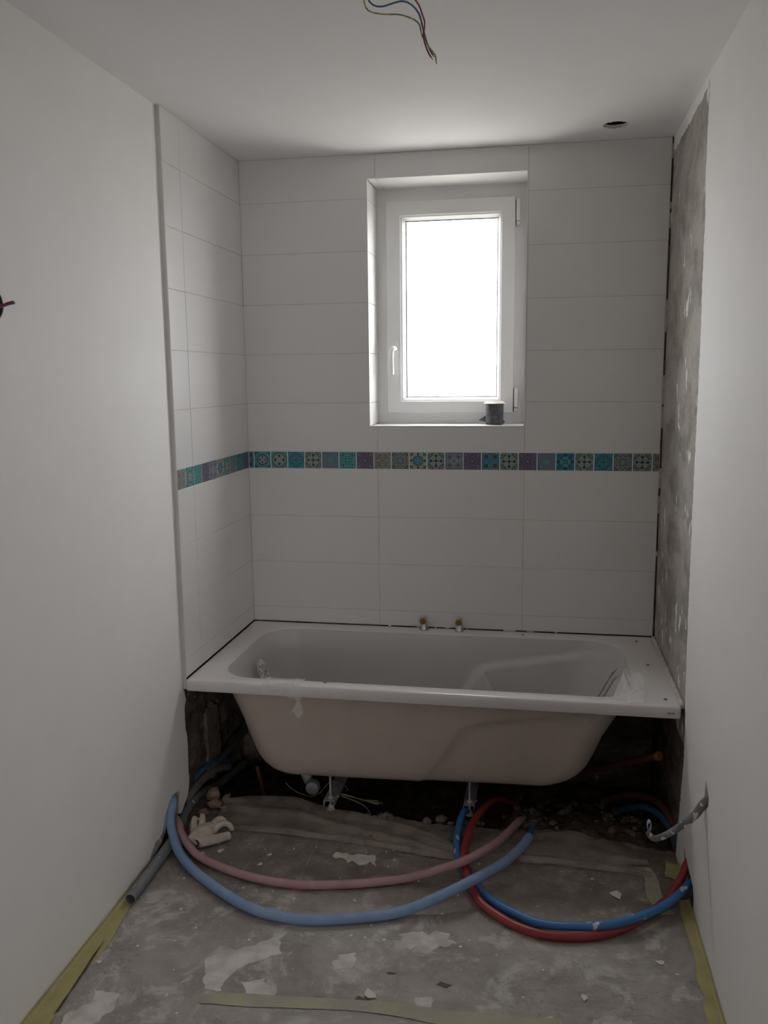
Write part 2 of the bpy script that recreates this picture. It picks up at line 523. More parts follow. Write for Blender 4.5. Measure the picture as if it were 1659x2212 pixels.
    c = mixc(r.lt(0.15), c, (0.09, 0.27, 0.34)); c = mixc((hyp(a - 0.66, d - 0.66)).lt(0.15), c, (0.10, 0.20, 0.28))
    fin('G', m, b, c)
    # floral
    m, b, u, v, a, d, hi, lo, r = start('floral', (0.2, 0.26, 0.23))
    R = (0.3, 0.1, 0.09)
    c = mixc(near(r, 0.72, 0.06), (0.21, 0.26, 0.23), (0.12, 0.17, 0.16)); c = mixc(near(hyp(a - 0.46, d - 0.46), 0.16, 0.06), c, R)
    c = mixc(lo.lt(0.06) * hi.lt(0.75), c, (0.33, 0.38, 0.34)); c = mixc(near(lo, 0.09, 0.025) * hi.lt(0.75), c, (0.08, 0.13, 0.12))
    c = mixc(r.lt(0.16), c, R); c = mixc(near(hyp(a - 1, d - 1), 0.3, 0.04), c, (0.08, 0.14, 0.13)); c = mixc(near(r, 0.36, 0.03), c, (0.1, 0.15, 0.14))
    fin('H', m, b, c)
    # concentric star
    m, b, u, v, a, d, hi, lo, r = start('star', (0.17, 0.2, 0.2))
    q = xmin(hi + lo * 1.6, (a - d).abs() * 0.9 + hi * 0.75 + 0.18)
    e = X.op('PINGPONG', q * 4.2, 1.0)
    c = mixc(e.lt(0.28), (0.20, 0.235, 0.23), (0.045, 0.07, 0.095)); c = mixc(q.lt(0.22), c, (0.10, 0.27, 0.28))
    e2 = X.op('PINGPONG', hyp(a - 1, d - 1) * 5.0, 1.0)
    c = mixc(hyp(a - 1, d - 1).lt(0.62) * e2.lt(0.3), c, (0.05, 0.08, 0.10))
    fin('I', m, b, c)
    # blue flower
    m, b, u, v, a, d, hi, lo, r = start('flower', (0.33, 0.33, 0.27))
    q = xmin(hyp(hi - 0.32, lo) - 0.24, hyp(a - 0.26, d - 0.26) - 0.22)
    c = mixc(q.lt(0.06), (0.32, 0.33, 0.27), K); c = mixc(q.lt(0.0), c, (0.03, 0.20, 0.32)); c = mixc(hyp(hi - 0.32, lo).lt(0.13), c, (0.05, 0.3, 0.42)); c = mixc(r.lt(0.13), c, (0.06, 0.34, 0.36))
    c = mixc(((hi - 0.8).abs() * 0.7 + lo).lt(0.14), c, K)
    c = mixc(((a - d).abs() * 1.4 + (hi - 0.78).abs()).lt(0.2), c, K); c = mixc(hyp(hi - 0.95, lo - 0.62).lt(0.08), c, K)
    fin('J', m, b, c)
    # framed rosettes
    m, b, u, v, a, d, hi, lo, r = start('frame', (0.26, 0.25, 0.29))
    c = mixc(hi.gt(0.86), (0.27, 0.265, 0.30), (0.025, 0.13, 0.24))
    q = hyp(a - 0.5, d - 0.5); c = mixc(near(q, 0.27, 0.035), c, (0.13, 0.09, 0.14)); c = mixc(q.lt(0.17), c, (0.1, 0.07, 0.1))
    c = mixc(hi.lt(0.17), c, (0.03, 0.24, 0.36)); c = mixc(near(hyp(hi - 0.6, lo), 0.14, 0.03), c, (0.13, 0.11, 0.17))
    fin('K', m, b, c)
    # four stars
    m, b, u, v, a, d, hi, lo, r = start('four_stars', (0.015, 0.2, 0.33))
    p, s = (a - 0.52).abs(), (d - 0.52).abs()
    g, h = xmax(p, s), xmin(p, s)
    q = xmin(h * 3.2 + g * 0.9, (g - h) * 2.4 + g * 1.0)
    c = mixc(hyp(p, s).lt(0.43), (0.015, 0.21, 0.34), (0.10, 0.23, 0.25)); c = mixc(q.lt(0.37), c, (0.05, 0.025, 0.04)); c = mixc(hyp(p, s).lt(0.07), c, (0.22, 0.06, 0.08))
    fin('L', m, b, c)
    # branches
    m, b, u, v, a, d, hi, lo, r = start('branches', (0.02, 0.22, 0.34))
    c = mixc((hi * 0.8 + lo).lt(0.62), (0.015, 0.19, 0.33), (0.06, 0.30, 0.28)); c = mixc(near(r, 0.18, 0.04), c, K)
    c = mixc(((a - d).abs()).lt(0.05) * r.gt(0.2) * r.lt(0.95), c, K); c = mixc(((hi - 0.82).abs() * 0.6 + lo).lt(0.15), c, K)
    c = mixc(near(hyp(a - 0.62, d - 0.62), 0.2, 0.04) * (a - d).abs().lt(0.25), c, K); c = mixc(near(hi - lo * 0.5, 0.62, 0.04) * lo.lt(0.3), c, K)
    fin('M', m, b, c)
    return out
MOS = mosaic_mats()
MOS_LABEL = dict(A='teal mosaic tile with dark ring around four dots', B='grey green mosaic tile with quatrefoil outline', C='blue mosaic tile with four petal outlines',
                 D='grey green mosaic tile with black pointed cross', E='teal and lilac mosaic tile with diamond lattice', F='bright teal mosaic tile with small dark dots',
                 G='dark purple mosaic tile with pink woven bands', H='grey green mosaic tile with red floral ring', I='grey mosaic tile with concentric star lines',
                 J='beige mosaic tile with blue scalloped flower', K='lilac mosaic tile with blue border frame', L='bright blue mosaic tile with four dark stars',
                 M='teal and blue mosaic tile with branching dark lines')

# ------------------------------------------------------------------ room shell
fXZ = lambda y0: (lambda p, q, w: Vector((p, y0 + w, q)))
fYZ = lambda x0: (lambda p, q, w: Vector((x0 + w, p, q)))
fXY = lambda z0: (lambda p, q, w: Vector((p, q, z0 + w)))
WX0, WX1, WZ0, WZ1 = 0.531, 1.161, 1.381, 2.358      # window opening

bm = bmesh.new()
slab(bm, [(-0.4, -0.4), (2.1, -0.4), (2.1, 2.8), (-0.4, 2.8)],
     [[(WX0 - .008, WZ0 - .008), (WX1 + .008, WZ0 - .008), (WX1 + .008, WZ1 + .008), (WX0 - .008, WZ1 + .008)]], fXZ(0.0), 0.0105, 0.34)
wall_back = struct(obj('wall_back', bm, M_masonry))
# grout bed behind the back-wall tiles
bm = bmesh.new()
slab(bm, [(0.0, 0.531), (1.6915, 0.531), (1.6915, H), (0.0, H)], [[(WX0 - .004, WZ0 - .004), (WX1 + .004, WZ0 - .004), (WX1 + .004, WZ1 + .004), (WX0 - .004, WZ1 + .004)]], fXZ(0.0), 0.0014, 0.0105)
obj('grout', bm, M_grout, wall_back)

def tile_poly(name, poly, f, parent, m=None, th=0.0078):
    """one tile from a 2-D outline with a softened front edge; f(p, q, w) with w = depth behind the face"""
    m = m or M_tile
    bm = bmesh.new()
    n = len(poly)
    area = sum(poly[i][0] * poly[(i + 1) % n][1] - poly[(i + 1) % n][0] * poly[i][1] for i in range(n))
    if area < 0: poly = poly[::-1]
    e = 0.0009
    ins = []
    for i in range(n):
        a, p, c = Vector(poly[i - 1]), Vector(poly[i]), Vector(poly[(i + 1) % n])
        d1, d2 = (p - a).normalized(), (c - p).normalized()
        n1, n2 = Vector((-d1.y, d1.x)), Vector((-d2.y, d2.x))
        ins.append(p + (n1 + n2) * e)
    A = [bm.verts.new(f(p.x, p.y, 0)) for p in ins]
    B = [bm.verts.new(f(p[0], p[1], e)) for p in poly]
    D = [bm.verts.new(f(p[0], p[1], th)) for p in poly]
    bm.faces.new(A)
    for i in range(n):
        j = (i + 1) % n
        bm.faces.new((A[i], A[j], B[j], B[i])); bm.faces.new((B[i], B[j], D[j], D[i]))
    bm.faces.new(D[::-1])
    uv = bm.loops.layers.uv.new()
    return obj(name, bm, m, parent)

J = 0.0011
rows = [(ZB - PT * (k + 1), ZB - PT * k) for k in range(3)] + [(0.5283, ZB - PT * 3)]
rows += [(ZM + PT * k, ZM + PT * (k + 1)) for k in range(5)] + [(ZM + PT * 5, H - 0.001)]
JX = (-0.001, 0.5636, 1.1656, 1.6915)
fb = lambda p, q, w: Vector((p, w, q))
jr = random.Random(3)
for z0, z1 in rows:
    for k in range(3):
        x0, x1 = JX[k] + J, JX[k + 1] - J
        if k == 2: x1 = 1.6915 - jr.uniform(0.0, 0.003)
        a, b_ = z0 + J, z1 - J
        g = 0.0045
        hx0, hx1, hz0, hz1 = WX0 - g, WX1 + g, WZ0 - g, WZ1 + g
        dz = jr.uniform(-0.0003, 0.0003)
        f = (lambda p, q, w, dz=dz: Vector((p, w + dz, q)))
        if b_ <= hz0 or a >= hz1 or x1 <= hx0 or x0 >= hx1:
            polys = [[(x0, a), (x1, a), (x1, b_), (x0, b_)]]
        else:
            polys = []
            inside = a >= hz0 and b_ <= hz1
            if inside:
                if x0 < hx0: polys.append([(x0, a), (hx0, a), (hx0, b_), (x0, b_)])
                if x1 > hx1 and x0 >= hx1 - 0.02: polys.append([(max(x0, hx1), a), (x1, a), (x1, b_), (max(x0, hx1), b_)])
            elif a < hz0:      # row that runs under the sill
                if k == 0: polys.append([(x0, a), (x1, a), (x1, hz0), (hx0, hz0), (hx0, b_), (x0, b_)])
                elif k == 1: polys.append([(x0, a), (x1, a), (x1, hz0), (x0, hz0)])
            else:              # row that runs over the lintel
                if k == 0: polys.append([(x0, a), (hx0, a), (hx0, hz1), (x1, hz1), (x1, b_), (x0, b_)])
                elif k == 1: polys.append([(x0, hz1), (x1, hz1), (x1, b_), (x0, b_)])
        for pgn in polys:
            tile_poly('tile', pgn, f, wall_back)

M_wgrout = mat('white_joint', (0.80, 0.78, 0.76), 0.8)
boxobj('white_joint', (0.0, 0.0005, ZB - 0.0004), (1.6912, 0.003, ZM + 0.0004), M_wgrout, wall_back)
def mosaic(u0, u1, v0, v1, f, key, parent, uvspan=(0, 1)):
    bm = bmesh.new()
    box(bm, (0, 0, 0), (1, 1, 1))
    uvl = bm.loops.layers.uv.new('UVMap')
    for fc in bm.faces:
        for lp in fc.loops:
            lp[uvl].uv = (lerp(uvspan[0], uvspan[1], lp.vert.co.x), lp.vert.co.z)
    for v in bm.verts:
        v.co = f(lerp(u0, u1, v.co.x), lerp(v0, v1, v.co.z), lerp(0, 0.0078, v.co.y))
    o = obj('mosaic_tile', bm, MOS[key], parent)
    o['label'] = MOS_LABEL[key]
    return o
seq = 'LABCDEFGHIJDKGLDGEMDCIDH'
for i, k in enumerate(seq):
    x0 = 0.024 + (i - 1) * 0.0745
    x1 = x0 + 0.0745
    span = [0.0, 1.0]
    if x0 < 0.001: span[0] = 1 - 0.0235 / 0.0745; x0 = 0.0008
    if x1 > 1.6915: span[1] = (1.6915 - x0) / 0.0745; x1 = 1.6915
    mosaic(x0 + 0.0017, x1 - 0.0017, ZB + 0.002, ZM - 0.002, fb, k, wall_back, span)

bm = bmesh.new()      # bits of filler in the joint between tub and tiles
for x0, w_ in ((0.60, .012), (0.724, .022), (0.80, .008), (0.845, .020), (0.935, .006), (1.09, .05), (1.185, .03), (1.30, .01)):
    box(bm, (x0, -0.0004, ZR - 0.001), (x0 + w_, 0.004, 0.5288))
obj('filler', bm, M_trim, wall_back)
# window reveal: tiles and white edge profile
rev = 0.205
for i, (a, c_) in enumerate([(WZ0, 1.476), (1.476, 1.678), (1.678, 1.880), (1.880, 2.082), (2.082, 2.284), (2.284, WZ1)]):
    for s in (0, 1):
        xx = WX0 if s == 0 else WX1
        f = (lambda p, q, w, xx=xx, s=s: Vector((xx - w if s == 0 else xx + w, p, q)))
        tile_poly('tile', [(0.003, a + 0.0008), (rev, a + 0.0008), (rev, c_ - 0.0008), (0.003, c_ - 0.0008)], f, wall_back)
for a, c_ in ((WX0, JX[1]), (JX[1], WX1)):
    tile_poly('tile', [(a + J, 0.003), (c_ - J, 0.003), (c_ - J, rev), (a + J, rev)], lambda p, q, w: Vector((p, q, WZ1 + w)), wall_back)
    tile_poly('tile', [(a + J, 0.003), (c_ - J, 0.003), (c_ - J, rev), (a + J, rev)], lambda p, q, w: Vector((p, q, WZ0 - w)), wall_back)
bm = bmesh.new()
slab(bm, [(WX0 - .004, WZ0 - .004), (WX1 + .004, WZ0 - .004), (WX1 + .004, WZ1 + .004), (WX0 - .004, WZ1 + .004)],
     [[(WX0 + .0005, WZ0 + .0005), (WX1 - .0005, WZ0 + .0005), (WX1 - .0005, WZ1 - .0005), (WX0 + .0005, WZ1 - .0005)]], fXZ(0), -0.0012, 0.005)
obj('edge_profile', bm, M_trim, wall_back)

# left wall: painted plasterboard with a broken lower corner, masonry, tiled return
left_poly = [(YN, -0.03), (YN, H), (YE - 0.0025, H), (YE - 0.0025, 0.485)]
left_poly += ragged([(-0.738, 0.478), (-0.728, 0.44), (-0.742, 0.42), (-0.744, 0.356), (-0.733, 0.28), (-0.733, 0.208), (-0.736, 0.121),
                     (-0.758, 0.08), (-0.815, 0.047)], 0.014, 0.0035, 4)
left_poly += ragged([(-0.838, 0.056), (-0.832, 0.09), (-0.822, 0.136), (-0.872, 0.146), (-0.905, 0.137), (-0.934, 0.088), (-0.95, 0.05), (-0.985, 0.028), (-1.02, 0.02), (-1.035, -0.03)], 0.016, 0.003, 6)
BY, BZ, BR = -1.672, 1.757, 0.036
bm = bmesh.new()
slab(bm, left_poly, [circle(BY, BZ, BR, 24, 0.0008, 2)], fYZ(XL), -0.0125, 0)
wall_left = struct(obj('wall_left', bm, M_paint))
me = wall_left.data
me.materials.append(M_board_edge)
for p in me.polygons:
    if abs(p.normal.x) < 0.5 and p.center.y > -1.1 and p.center.z < 0.5: p.material_index = 1
bm = bmesh.new()
slab(bm, [(YN, 0.12), (-1.0, 0.12), (-0.95, 0.16), (-0.72, 0.16), (-0.72, H), (YN, H)], [circle(BY, BZ, 0.045, 16)], fYZ(XL), -0.05, -0.0126)
obj('masonry', bm, M_masonry, wall_left)
boxobj('masonry', (-0.4, YN, -0.4), (-0.075, 0.34, 2.8), M_masonry, wall_left)
bm = bmesh.new()      # old masonry face in the recess, uneven
def mas(u, v):
    y = lerp(-0.742, 0.012, u); z = lerp(-0.22, 0.53, v)
    return Vector((-0.030 + 0.012 * fbm(y, z, 3, 9) - 0.03 * smooth01(0.10, -0.02, z + 0.03 * nz(y, 2, 0, 14)) - 0.016 * smooth01(0.3, 0.22, z) * smooth01(-0.55, -0.45, y), y, z))
grid(bm, 60, 50, mas)
obj('masonry', bm, M_masonry, wall_left)
bm = bmesh.new()      # brick-coloured mortar repair on the recess masonry
slab(bm, ragged([(-0.54, 0.04), (-0.53, 0.16), (-0.54, 0.31), (-0.47, 0.33), (-0.42, 0.29), (-0.40, 0.12), (-0.43, 0.02)], 0.02, 0.008, 14, True), [], fYZ(-0.034), 0, 0.016)
obj('mortar_patch', bm, mottled('pinkish_mortar', (0.23, 0.18, 0.155), (0.15, 0.115, 0.10), 22, 0.95, bmp=0.5, bdist=0.006), wall_left)
boxobj('masonry', (-0.075, -0.738, 0.535), (-0.008, 0.012, H), M_masonry, wall_left)
bm = bmesh.new()
slab(bm, [(YE, 0.531), (0.0, 0.531), (0.0, H), (YE, H)], [], fYZ(0.0), -0.0079, -0.0014)
obj('grout', bm, M_grout, wall_left)
boxobj('edge_trim', (-0.0138, YE - 0.0022, 0.487), (-0.0003, YE - 0.0004, H), M_edge, wall_left)
for z0, z1 in rows:
    for y0, y1 in ((YE, -0.6027), (-0.6027, -0.0005)):
        if z1 - z0 < 0.15 and z0 < 1: z0 = 0.5283
        dx = jr.uniform(-0.0003, 0.0003)
        tile_poly('tile', [(y0 + J, z0 + J), (y1 - J if y1 < -0.1 else 0.0004, z0 + J), (y1 - J if y1 < -0.1 else 0.0004, z1 - J), (y0 + J, z1 - J)], lambda p, q, w, dx=dx: Vector((-w + dx, p, q)), wall_left)
boxobj('white_joint', (-0.003, YE + 0.0005, ZB - 0.0004), (-0.0005, 0.0, ZM + 0.0004), M_wgrout, wall_left)
for i, k in enumerate('HAFGKJBIMG'):
    y0 = YE + i * 0.0745
    mosaic(y0 + 0.0017, y0 + 0.0745 - 0.0017, ZB + 0.002, ZM - 0.002, lambda p, q, w: Vector((-w, p, q)), k, wall_left)

bm = bmesh.new()      # scraped bare patch beside the pipe hole
slab(bm, ragged([(-0.955, 0.068), (-0.99, 0.055), (-1.03, 0.055), (-1.065, 0.03), (-1.085, 0.0), (-1.035, -0.01), (-1.022, 0.018), (-0.99, 0.027), (-0.957, 0.046)], 0.012, 0.004, 17, True), [], fYZ(XL), -0.002, 0.0007)
obj('bare_patch', bm, M_raw, wall_left)

# right wall: painted board with torn chases, bare plaster beside the tub
right_poly = [(YN, -0.03), (YN, H)] + ragged([(-0.70, H), (-0.694, 2.3), (-0.697, 2.137), (-0.718, 2.06), (-0.722, 1.85), (-0.735, 1.70), (-0.738, 1.5), (-0.733, 1.3), (-0.740, 1.1),
                                              (-0.743, 0.87), (-0.752, 0.7), (-0.766, 0.53), (-0.782, 0.51), (-0.785, 0.364), (-0.768, 0.26), (-0.752, 0.149), (-0.735, 0.07)], 0.012, 0.0045, 9)
right_poly += [(-0.722, -0.03), (-0.89, -0.03)]
right_poly += [(-0.893, 0.02), (-0.900, 0.055), (-0.872, 0.075), (-0.866, 0.112), (-0.894, 0.10), (-0.93, 0.088), (-0.955, 0.082), (-0.997, 0.08), (-1.03, 0.074), (-1.05, 0.05), (-1.052, 0.02), (-1.046, -0.03)]
slit = [(-1.139, 0.466), (-1.131, 0.425), (-1.128, 0.392), (-1.145, 0.386), (-1.166, 0.392), (-1.184, 0.408), (-1.187, 0.432), (-1.170, 0.448), (-1.150, 0.455)]
bm = bmesh.new()
slab(bm, right_poly, [slit], fYZ(XR), 0, 0.0125)
wall_right = struct(obj('wall_right', bm, M_paint))
me = wall_right.data
me.materials.append(M_board_edge)
for p in me.polygons:
    if abs(p.normal.x) < 0.5 and -1.06 < p.center.y < -0.7 and p.center.z < 0.2: p.material_index = 1
boxobj('masonry', (1.78, YN, -0.4), (2.1, 0.34, 2.8), M_masonry, wall_right)
bm = bmesh.new()
def rawp(u, v):
    y = lerp(-0.80, 0.012, u); z = lerp(0.40, H, v)
    return Vector((1.6988 + 0.0022 * fbm(y, z * 0.3, 1, 12), y, z))
grid(bm, 24, 60, rawp)
obj('bare_plaster', bm, M_raw, wall_right)
bm = bmesh.new()
def rawm(u, v):
    y = lerp(-0.80, 0.012, u); z = lerp(-0.22, 0.402, v)
    return Vector((1.7000 + 0.004 * fbm(y, z, 5, 9) + 0.006 * smooth01(-0.5, -0.46, y) * smooth01(0.3, 0.27, z), y, z))
grid(bm, 40, 36, rawm)
obj('masonry', bm, M_masonry, wall_right)
bm = bmesh.new()
slab(bm, [(YN, 0.13), (-1.06, 0.13), (-0.80, 0.15), (-0.80, H), (YN, H)], [[(-1.10, 0.36), (-1.10, 0.49), (-1.22, 0.49), (-1.22, 0.36)]], fYZ(XR), 0.0126, 0.05)
obj('masonry', bm, M_masonry, wall_right)
tubeobj('crack', [(XR + 0.0002, -1.166, 0.392), (XR + 0.0002, -1.185, 0.33), (XR + 0.0002, -1.225, 0.26), (XR + 0.0002, -1.285, 0.17)], 0.0009, M_board_edge, wall_right, 0.02, 6)
# ragged white skim left along the top of the bare plaster and small mortar bits in the tile gap
bm = bmesh.new()
skim = [(0.0, H), (-0.70, H), (-0.70, H - 0.012)] + ragged([(-0.66, H - 0.03), (-0.4, H - 0.045), (-0.15, H - 0.05), (0.0, H - 0.055)], 0.02, 0.006, 12)
slab(bm, skim, [], fYZ(1.697), 0, 0.004)
obj('plaster_skim', bm, M_paint, wall_right)
bm = bmesh.new()
q = random.Random(5)
z = 0.56
while z < H - 0.03:
    h = q.uniform(0.02, 0.13)
    if q.random() < 0.6:
        slab(bm, ragged([(1.6895, z), (1.7, z + 0.004), (1.7, z + h), (1.6895, z + h - 0.004)], 0.012, 0.0016, int(z * 999), True), [], fXZ(0), 0.003, 0.0095)
    z += h + q.uniform(0.005, 0.05)
obj('mortar', bm, M_foam, wall_right)

# ceiling
bm = bmesh.new()
slab(bm, [(-0.3, YN - 0.2), (2.0, YN - 0.2), (2.0, 0.2), (-0.3, 0.2)],
     [circle(1.470, -0.195, 0.0445, 40, 0.0012, 8), circle(0.882, -1.55, 0.014, 16)], fXY(H), 0, 0.0125)
ceiling = struct(obj('ceiling', bm, M_ceil))
boxobj('upper_slab', (-0.4, YN - 0.3, H + 0.13), (2.1, 0.34, H + 0.3), M_concrete, ceiling)
bm = bmesh.new()      # crumpled vapour barrier glimpsed in the cut-out
vb = grid(bm, 24, 12, lambda u, v: Vector((lerp(1.39, 1.55, u), lerp(-0.27, -0.12, v), H + 0.03 + 0.05 * abs(2 * u - 1) ** 0 * fbm(u, v, 0.3, 5) + 0.02)))
obj('vapour_barrier', bm, mottled('grey_barrier_film', (0.03, 0.03, 0.045), (0.35, 0.35, 0.38), 30, 0.4, 0.55, 0.7), ceiling, smooth=True)
bm = bmesh.new()      # torn card fringe of the cut-out
for k in range(9):
    a = 0.4 + k * 0.7 + q.uniform(-.2, .2); w_ = q.uniform(.1, .25); r_ = 0.0455
    p1 = (1.470 + r_ * math.cos(a), -0.195 + r_ * math.sin(a)); p2 = (1.470 + r_ * math.cos(a + w_), -0.195 + r_ * math.sin(a + w_))
    t_ = q.uniform(.75, .88)
    p3 = (1.470 + r_ * t_ * math.cos(a + w_ * .6), -0.195 + r_ * t_ * math.sin(a + w_ * .6))
    slab(bm, [p1, p2, p3], [], fXY(H), 0.0002, 0.002)
obj('torn_fringe', bm, M_ceil, ceiling)

# rear wall with an open doorway, and an unseen hall and window added to light the room from behind
bm = bmesh.new()
slab(bm, [(-1.2, -0.3), (0.55, -0.3), (0.55, 2.06), (1.62, 2.06), (1.62, -0.3), (3.6, -0.3), (3.6, 2.8), (-1.2, 2.8)], [], fXZ(YN), -0.12, 0)
struct(obj('wall_rear', bm, M_paint))
for x0, x1, z1 in ((0.55, 0.59, 2.06), (1.58, 1.62, 2.06)):
    pass
jamb = bmesh.new()
slab(jamb, [(0.552, 0.0), (0.59, 0.0), (0.59, 2.02), (1.58, 2.02), (1.58, 0.0), (1.618, 0.0), (1.618, 2.058), (0.552, 2.058)], [], fXZ(YN), -0.13, 0.01)
struct(obj('trim_1', jamb, M_pvc))
bm = bmesh.new()
HY = -7.5
slab(bm, [(-1.2, -0.3), (3.6, -0.3), (3.6, 2.8), (-1.2, 2.8)], [[(2.0, 1.1), (2.8, 1.1), (2.8, 1.9), (2.0, 1.9)]], fXZ(HY), -0.12, 0)
struct(obj('wall_added_hall', bm, M_paint))
bm = bmesh.new(); box(bm, (-1.3, HY - 0.12, -0.3), (-1.2, YN, 2.8)); struct(obj('wall_added_hall_left', bm, M_paint))
bm = bmesh.new(); box(bm, (3.6, HY - 0.12, -0.3), (3.7, YN, 2.8)); struct(obj('wall_added_hall_right', bm, M_paint))
struct(boxobj('floor_added_hall', (-1.3, HY - 0.12, -0.2), (3.7, YN - 0.001, -0.001), M_laminate))
struct(boxobj('ceiling_added_hall', (-1.3, HY - 0.12, 2.5), (3.7, YN - 0.001, 2.6), M_ceil))

# floor: screed slab with a broken edge in front of the tub recess, laminate planks on it
edge = ragged([(1.78, -0.72), (1.62, -0.70), (1.5, -0.675), (1.3, -0.635), (1.1, -0.655), (0.95, -0.655), (0.76, -0.635), (0.46, -0.62), (0.1, -0.60), (-0.075, -0.56)], 0.018, 0.012, 21)
bm = bmesh.new()
slab(bm, [(-0.075, YN), (1.78, YN)] + edge, [], fXY(0), -0.2, -0.004)
floor = struct(obj('floor', bm, M_concrete))
for k in range(-1, 8):
    x0, x1 = 0.308 + (k - 1) * 0.193, 0.308 + k * 0.193
    x0, x1 = max(x0, -0.012), min(x1, 1.694)
    if x1 - x0 < 0.02: continue
    boxobj('plank', (x0 + 0.0008, YN + 0.005, -0.0035), (x1 - 0.0008, -0.80 + 0.02 * nz(k, 3), 0.0), M_laminate, floor, 0.0006)

# ground outside
struct(boxobj('ground', (-40, 0.6, -3.3), (40, 60, -3.0), mottled('pale_gravel', (0.42, 0.40, 0.37), (0.34, 0.33, 0.31), 3, 0.95)))

# ------------------------------------------------------------------ window
FY = 0.20
win = struct(empty('window_1', (0.846, FY, WZ0)))
inv = Matrix.Translation(-win.location)
def wobj(name, bm, m, parent=None, **k):
    bmesh.ops.transform(bm, matrix=inv, verts=bm.verts)
    return obj(name, bm, m, parent or win, **k)
def framebm(o, i, y0, y1, bev=0.002):
    bm = bmesh.new()
    slab(bm, [(o[0], o[1]), (o[2], o[1]), (o[2], o[3]), (o[0], o[3])], [[(i[0], i[1]), (i[2], i[1]), (i[2], i[3]), (i[0], i[3])]], fXZ(0), y0, y1)
    return bm
def mitred(o, i, prof):
    """picture-frame sweep: outer rect o, inner rect i, prof = (t, y): t 0 at the outer edge, 1 at the inner edge"""
    bm = bmesh.new()
    rings = []
    for t, y in prof:
        x0, z0, x1, z1 = [lerp(o[k], i[k], t) for k in range(4)]
        rings.append([bm.verts.new(p) for p in ((x0, y, z0), (x1, y, z0), (x1, y, z1), (x0, y, z1))])
    for a, c in zip(rings, rings[1:]):
        for k in range(4):
            bm.faces.new((a[k], a[(k + 1) % 4], c[(k + 1) % 4], c[k]))
    return bm
wobj('frame', mitred((0.523, 1.373, 1.169, 2.366), (0.592, 1.446, 1.094, 2.288), [(0, FY + 0.07), (0, FY), (1, FY), (1, FY + 0.07), (0, FY + 0.07)]), M_pvc)
SO = (0.5735, 1.4275, 1.1115, 2.3045); SI = (0.636, 1.478, 1.055, 2.244)
sash = wobj('sash', mitred(SO, SI, [(0, FY + 0.05), (0, FY - 0.013), (0.03, FY - 0.0155), (0.93, FY - 0.0155), (1.0, FY - 0.012), (1.0, FY + 0.05), (0, FY + 0.05)]), M_pvc)
BI = (0.655, 1.494, 1.040, 2.226)
wobj('glazing_bead', mitred(SI, BI, [(0.0, FY + 0.02), (0.0, FY - 0.010), (0.25, FY - 0.008), (1.0, FY + 0.014), (1.0, FY + 0.03), (0, FY + 0.03)]), M_pvc, sash)
wobj('gasket', mitred((0.654, 1.493, 1.041, 2.227), (0.657, 1.496, 1.038, 2.224), [(0, FY + 0.012), (1, FY + 0.013), (1, FY + 0.02), (0, FY + 0.02)]), M_gasket_gap, sash)
M_glass = bpy.data.materials.new('clear_glass'); M_glass.use_nodes = True
t = M_glass.node_tree; t.nodes.clear()
o_ = t.nodes.new('ShaderNodeOutputMaterial'); mx = t.nodes.new('ShaderNodeMixShader'); tr = t.nodes.new('ShaderNodeBsdfTransparent'); gl = t.nodes.new('ShaderNodeBsdfGlossy'); fr = t.nodes.new('ShaderNodeMath'); lw = t.nodes.new('ShaderNodeLayerWeight'); pw = t.nodes.new('ShaderNodeMath')
tr.inputs[0].default_value = (0.93, 0.95, 0.95, 1); gl.inputs['Roughness'].default_value = 0.02
pw.operation = 'POWER'; pw.inputs[1].default_value = 5; t.links.new(lw.outputs['Facing'], pw.inputs[0]); fr.operation = 'MULTIPLY_ADD'; t.links.new(pw.outputs[0], fr.inputs[0]); fr.inputs[1].default_value = 0.6; fr.inputs[2].default_value = 0.03
t.links.new(fr.outputs[0], mx.inputs[0]); t.links.new(tr.outputs[0], mx.inputs[1]); t.links.new(gl.outputs[0], mx.inputs[2]); t.links.new(mx.outputs[0], o_.inputs[0])
bm = bmesh.new(); box(bm, (0.645, FY + 0.018, 1.485), (1.05, FY + 0.024, 2.236))
wobj('glass_pane', bm, M_glass, sash)
# hinges on the right, handle on the left
for z0, z1, zc in ((2.19, 2.292, 2.205), (1.432, 1.53, 1.447)):
    bm = bmesh.new()
    box(bm, (1.1155, FY - 0.024, zc + 0.001), (1.1315, FY + 0.002, z1), 0.003, 2)
    hg = wobj('hinge', bm, M_pvc, auto=0.6)
    bm = bmesh.new()
    box(bm, (1.1165, FY - 0.023, z0), (1.1310, FY + 0.002, zc - 0.0015), 0.003, 2)
    wobj('hinge_cap', bm, M_pvc, hg, auto=0.6)
    bm = bmesh.new(); box(bm, (1.1122, FY - 0.012, z0), (1.1154, FY + 0.001, z1 - 0.002))
    wobj('hinge_gap_shade', bm, M_gasket_gap, hg)  # dark strip standing in for the shade between hinge and sash
bm = bmesh.new()
ob = circle(0.6085, 1.699, 0.0145, 24)
ob = [(p, q_ + (0.020 if q_ > 1.699 else -0.020)) for p, q_ in ob]
slab(bm, ob, [], fXZ(0), FY - 0.0235, FY - 0.0155)
hd = wobj('handle', bm, M_pvc, sash, auto=0.6)
bm = bmesh.new()
tube(bm, spline([(0.6085, FY - 0.022, 1.700), (0.607, FY - 0.050, 1.700), (0.602, FY - 0.062, 1.690), (0.600, FY - 0.062, 1.66), (0.601, FY - 0.056, 1.59)], 0.004), lambda s: 0.0105 if s < 0.3 else 0.0095, 14, True, 0, lambda s: (1, 1) if s < 0.25 else (0.8, 1))
wobj('lever', bm, M_pvc, hd, smooth=True)

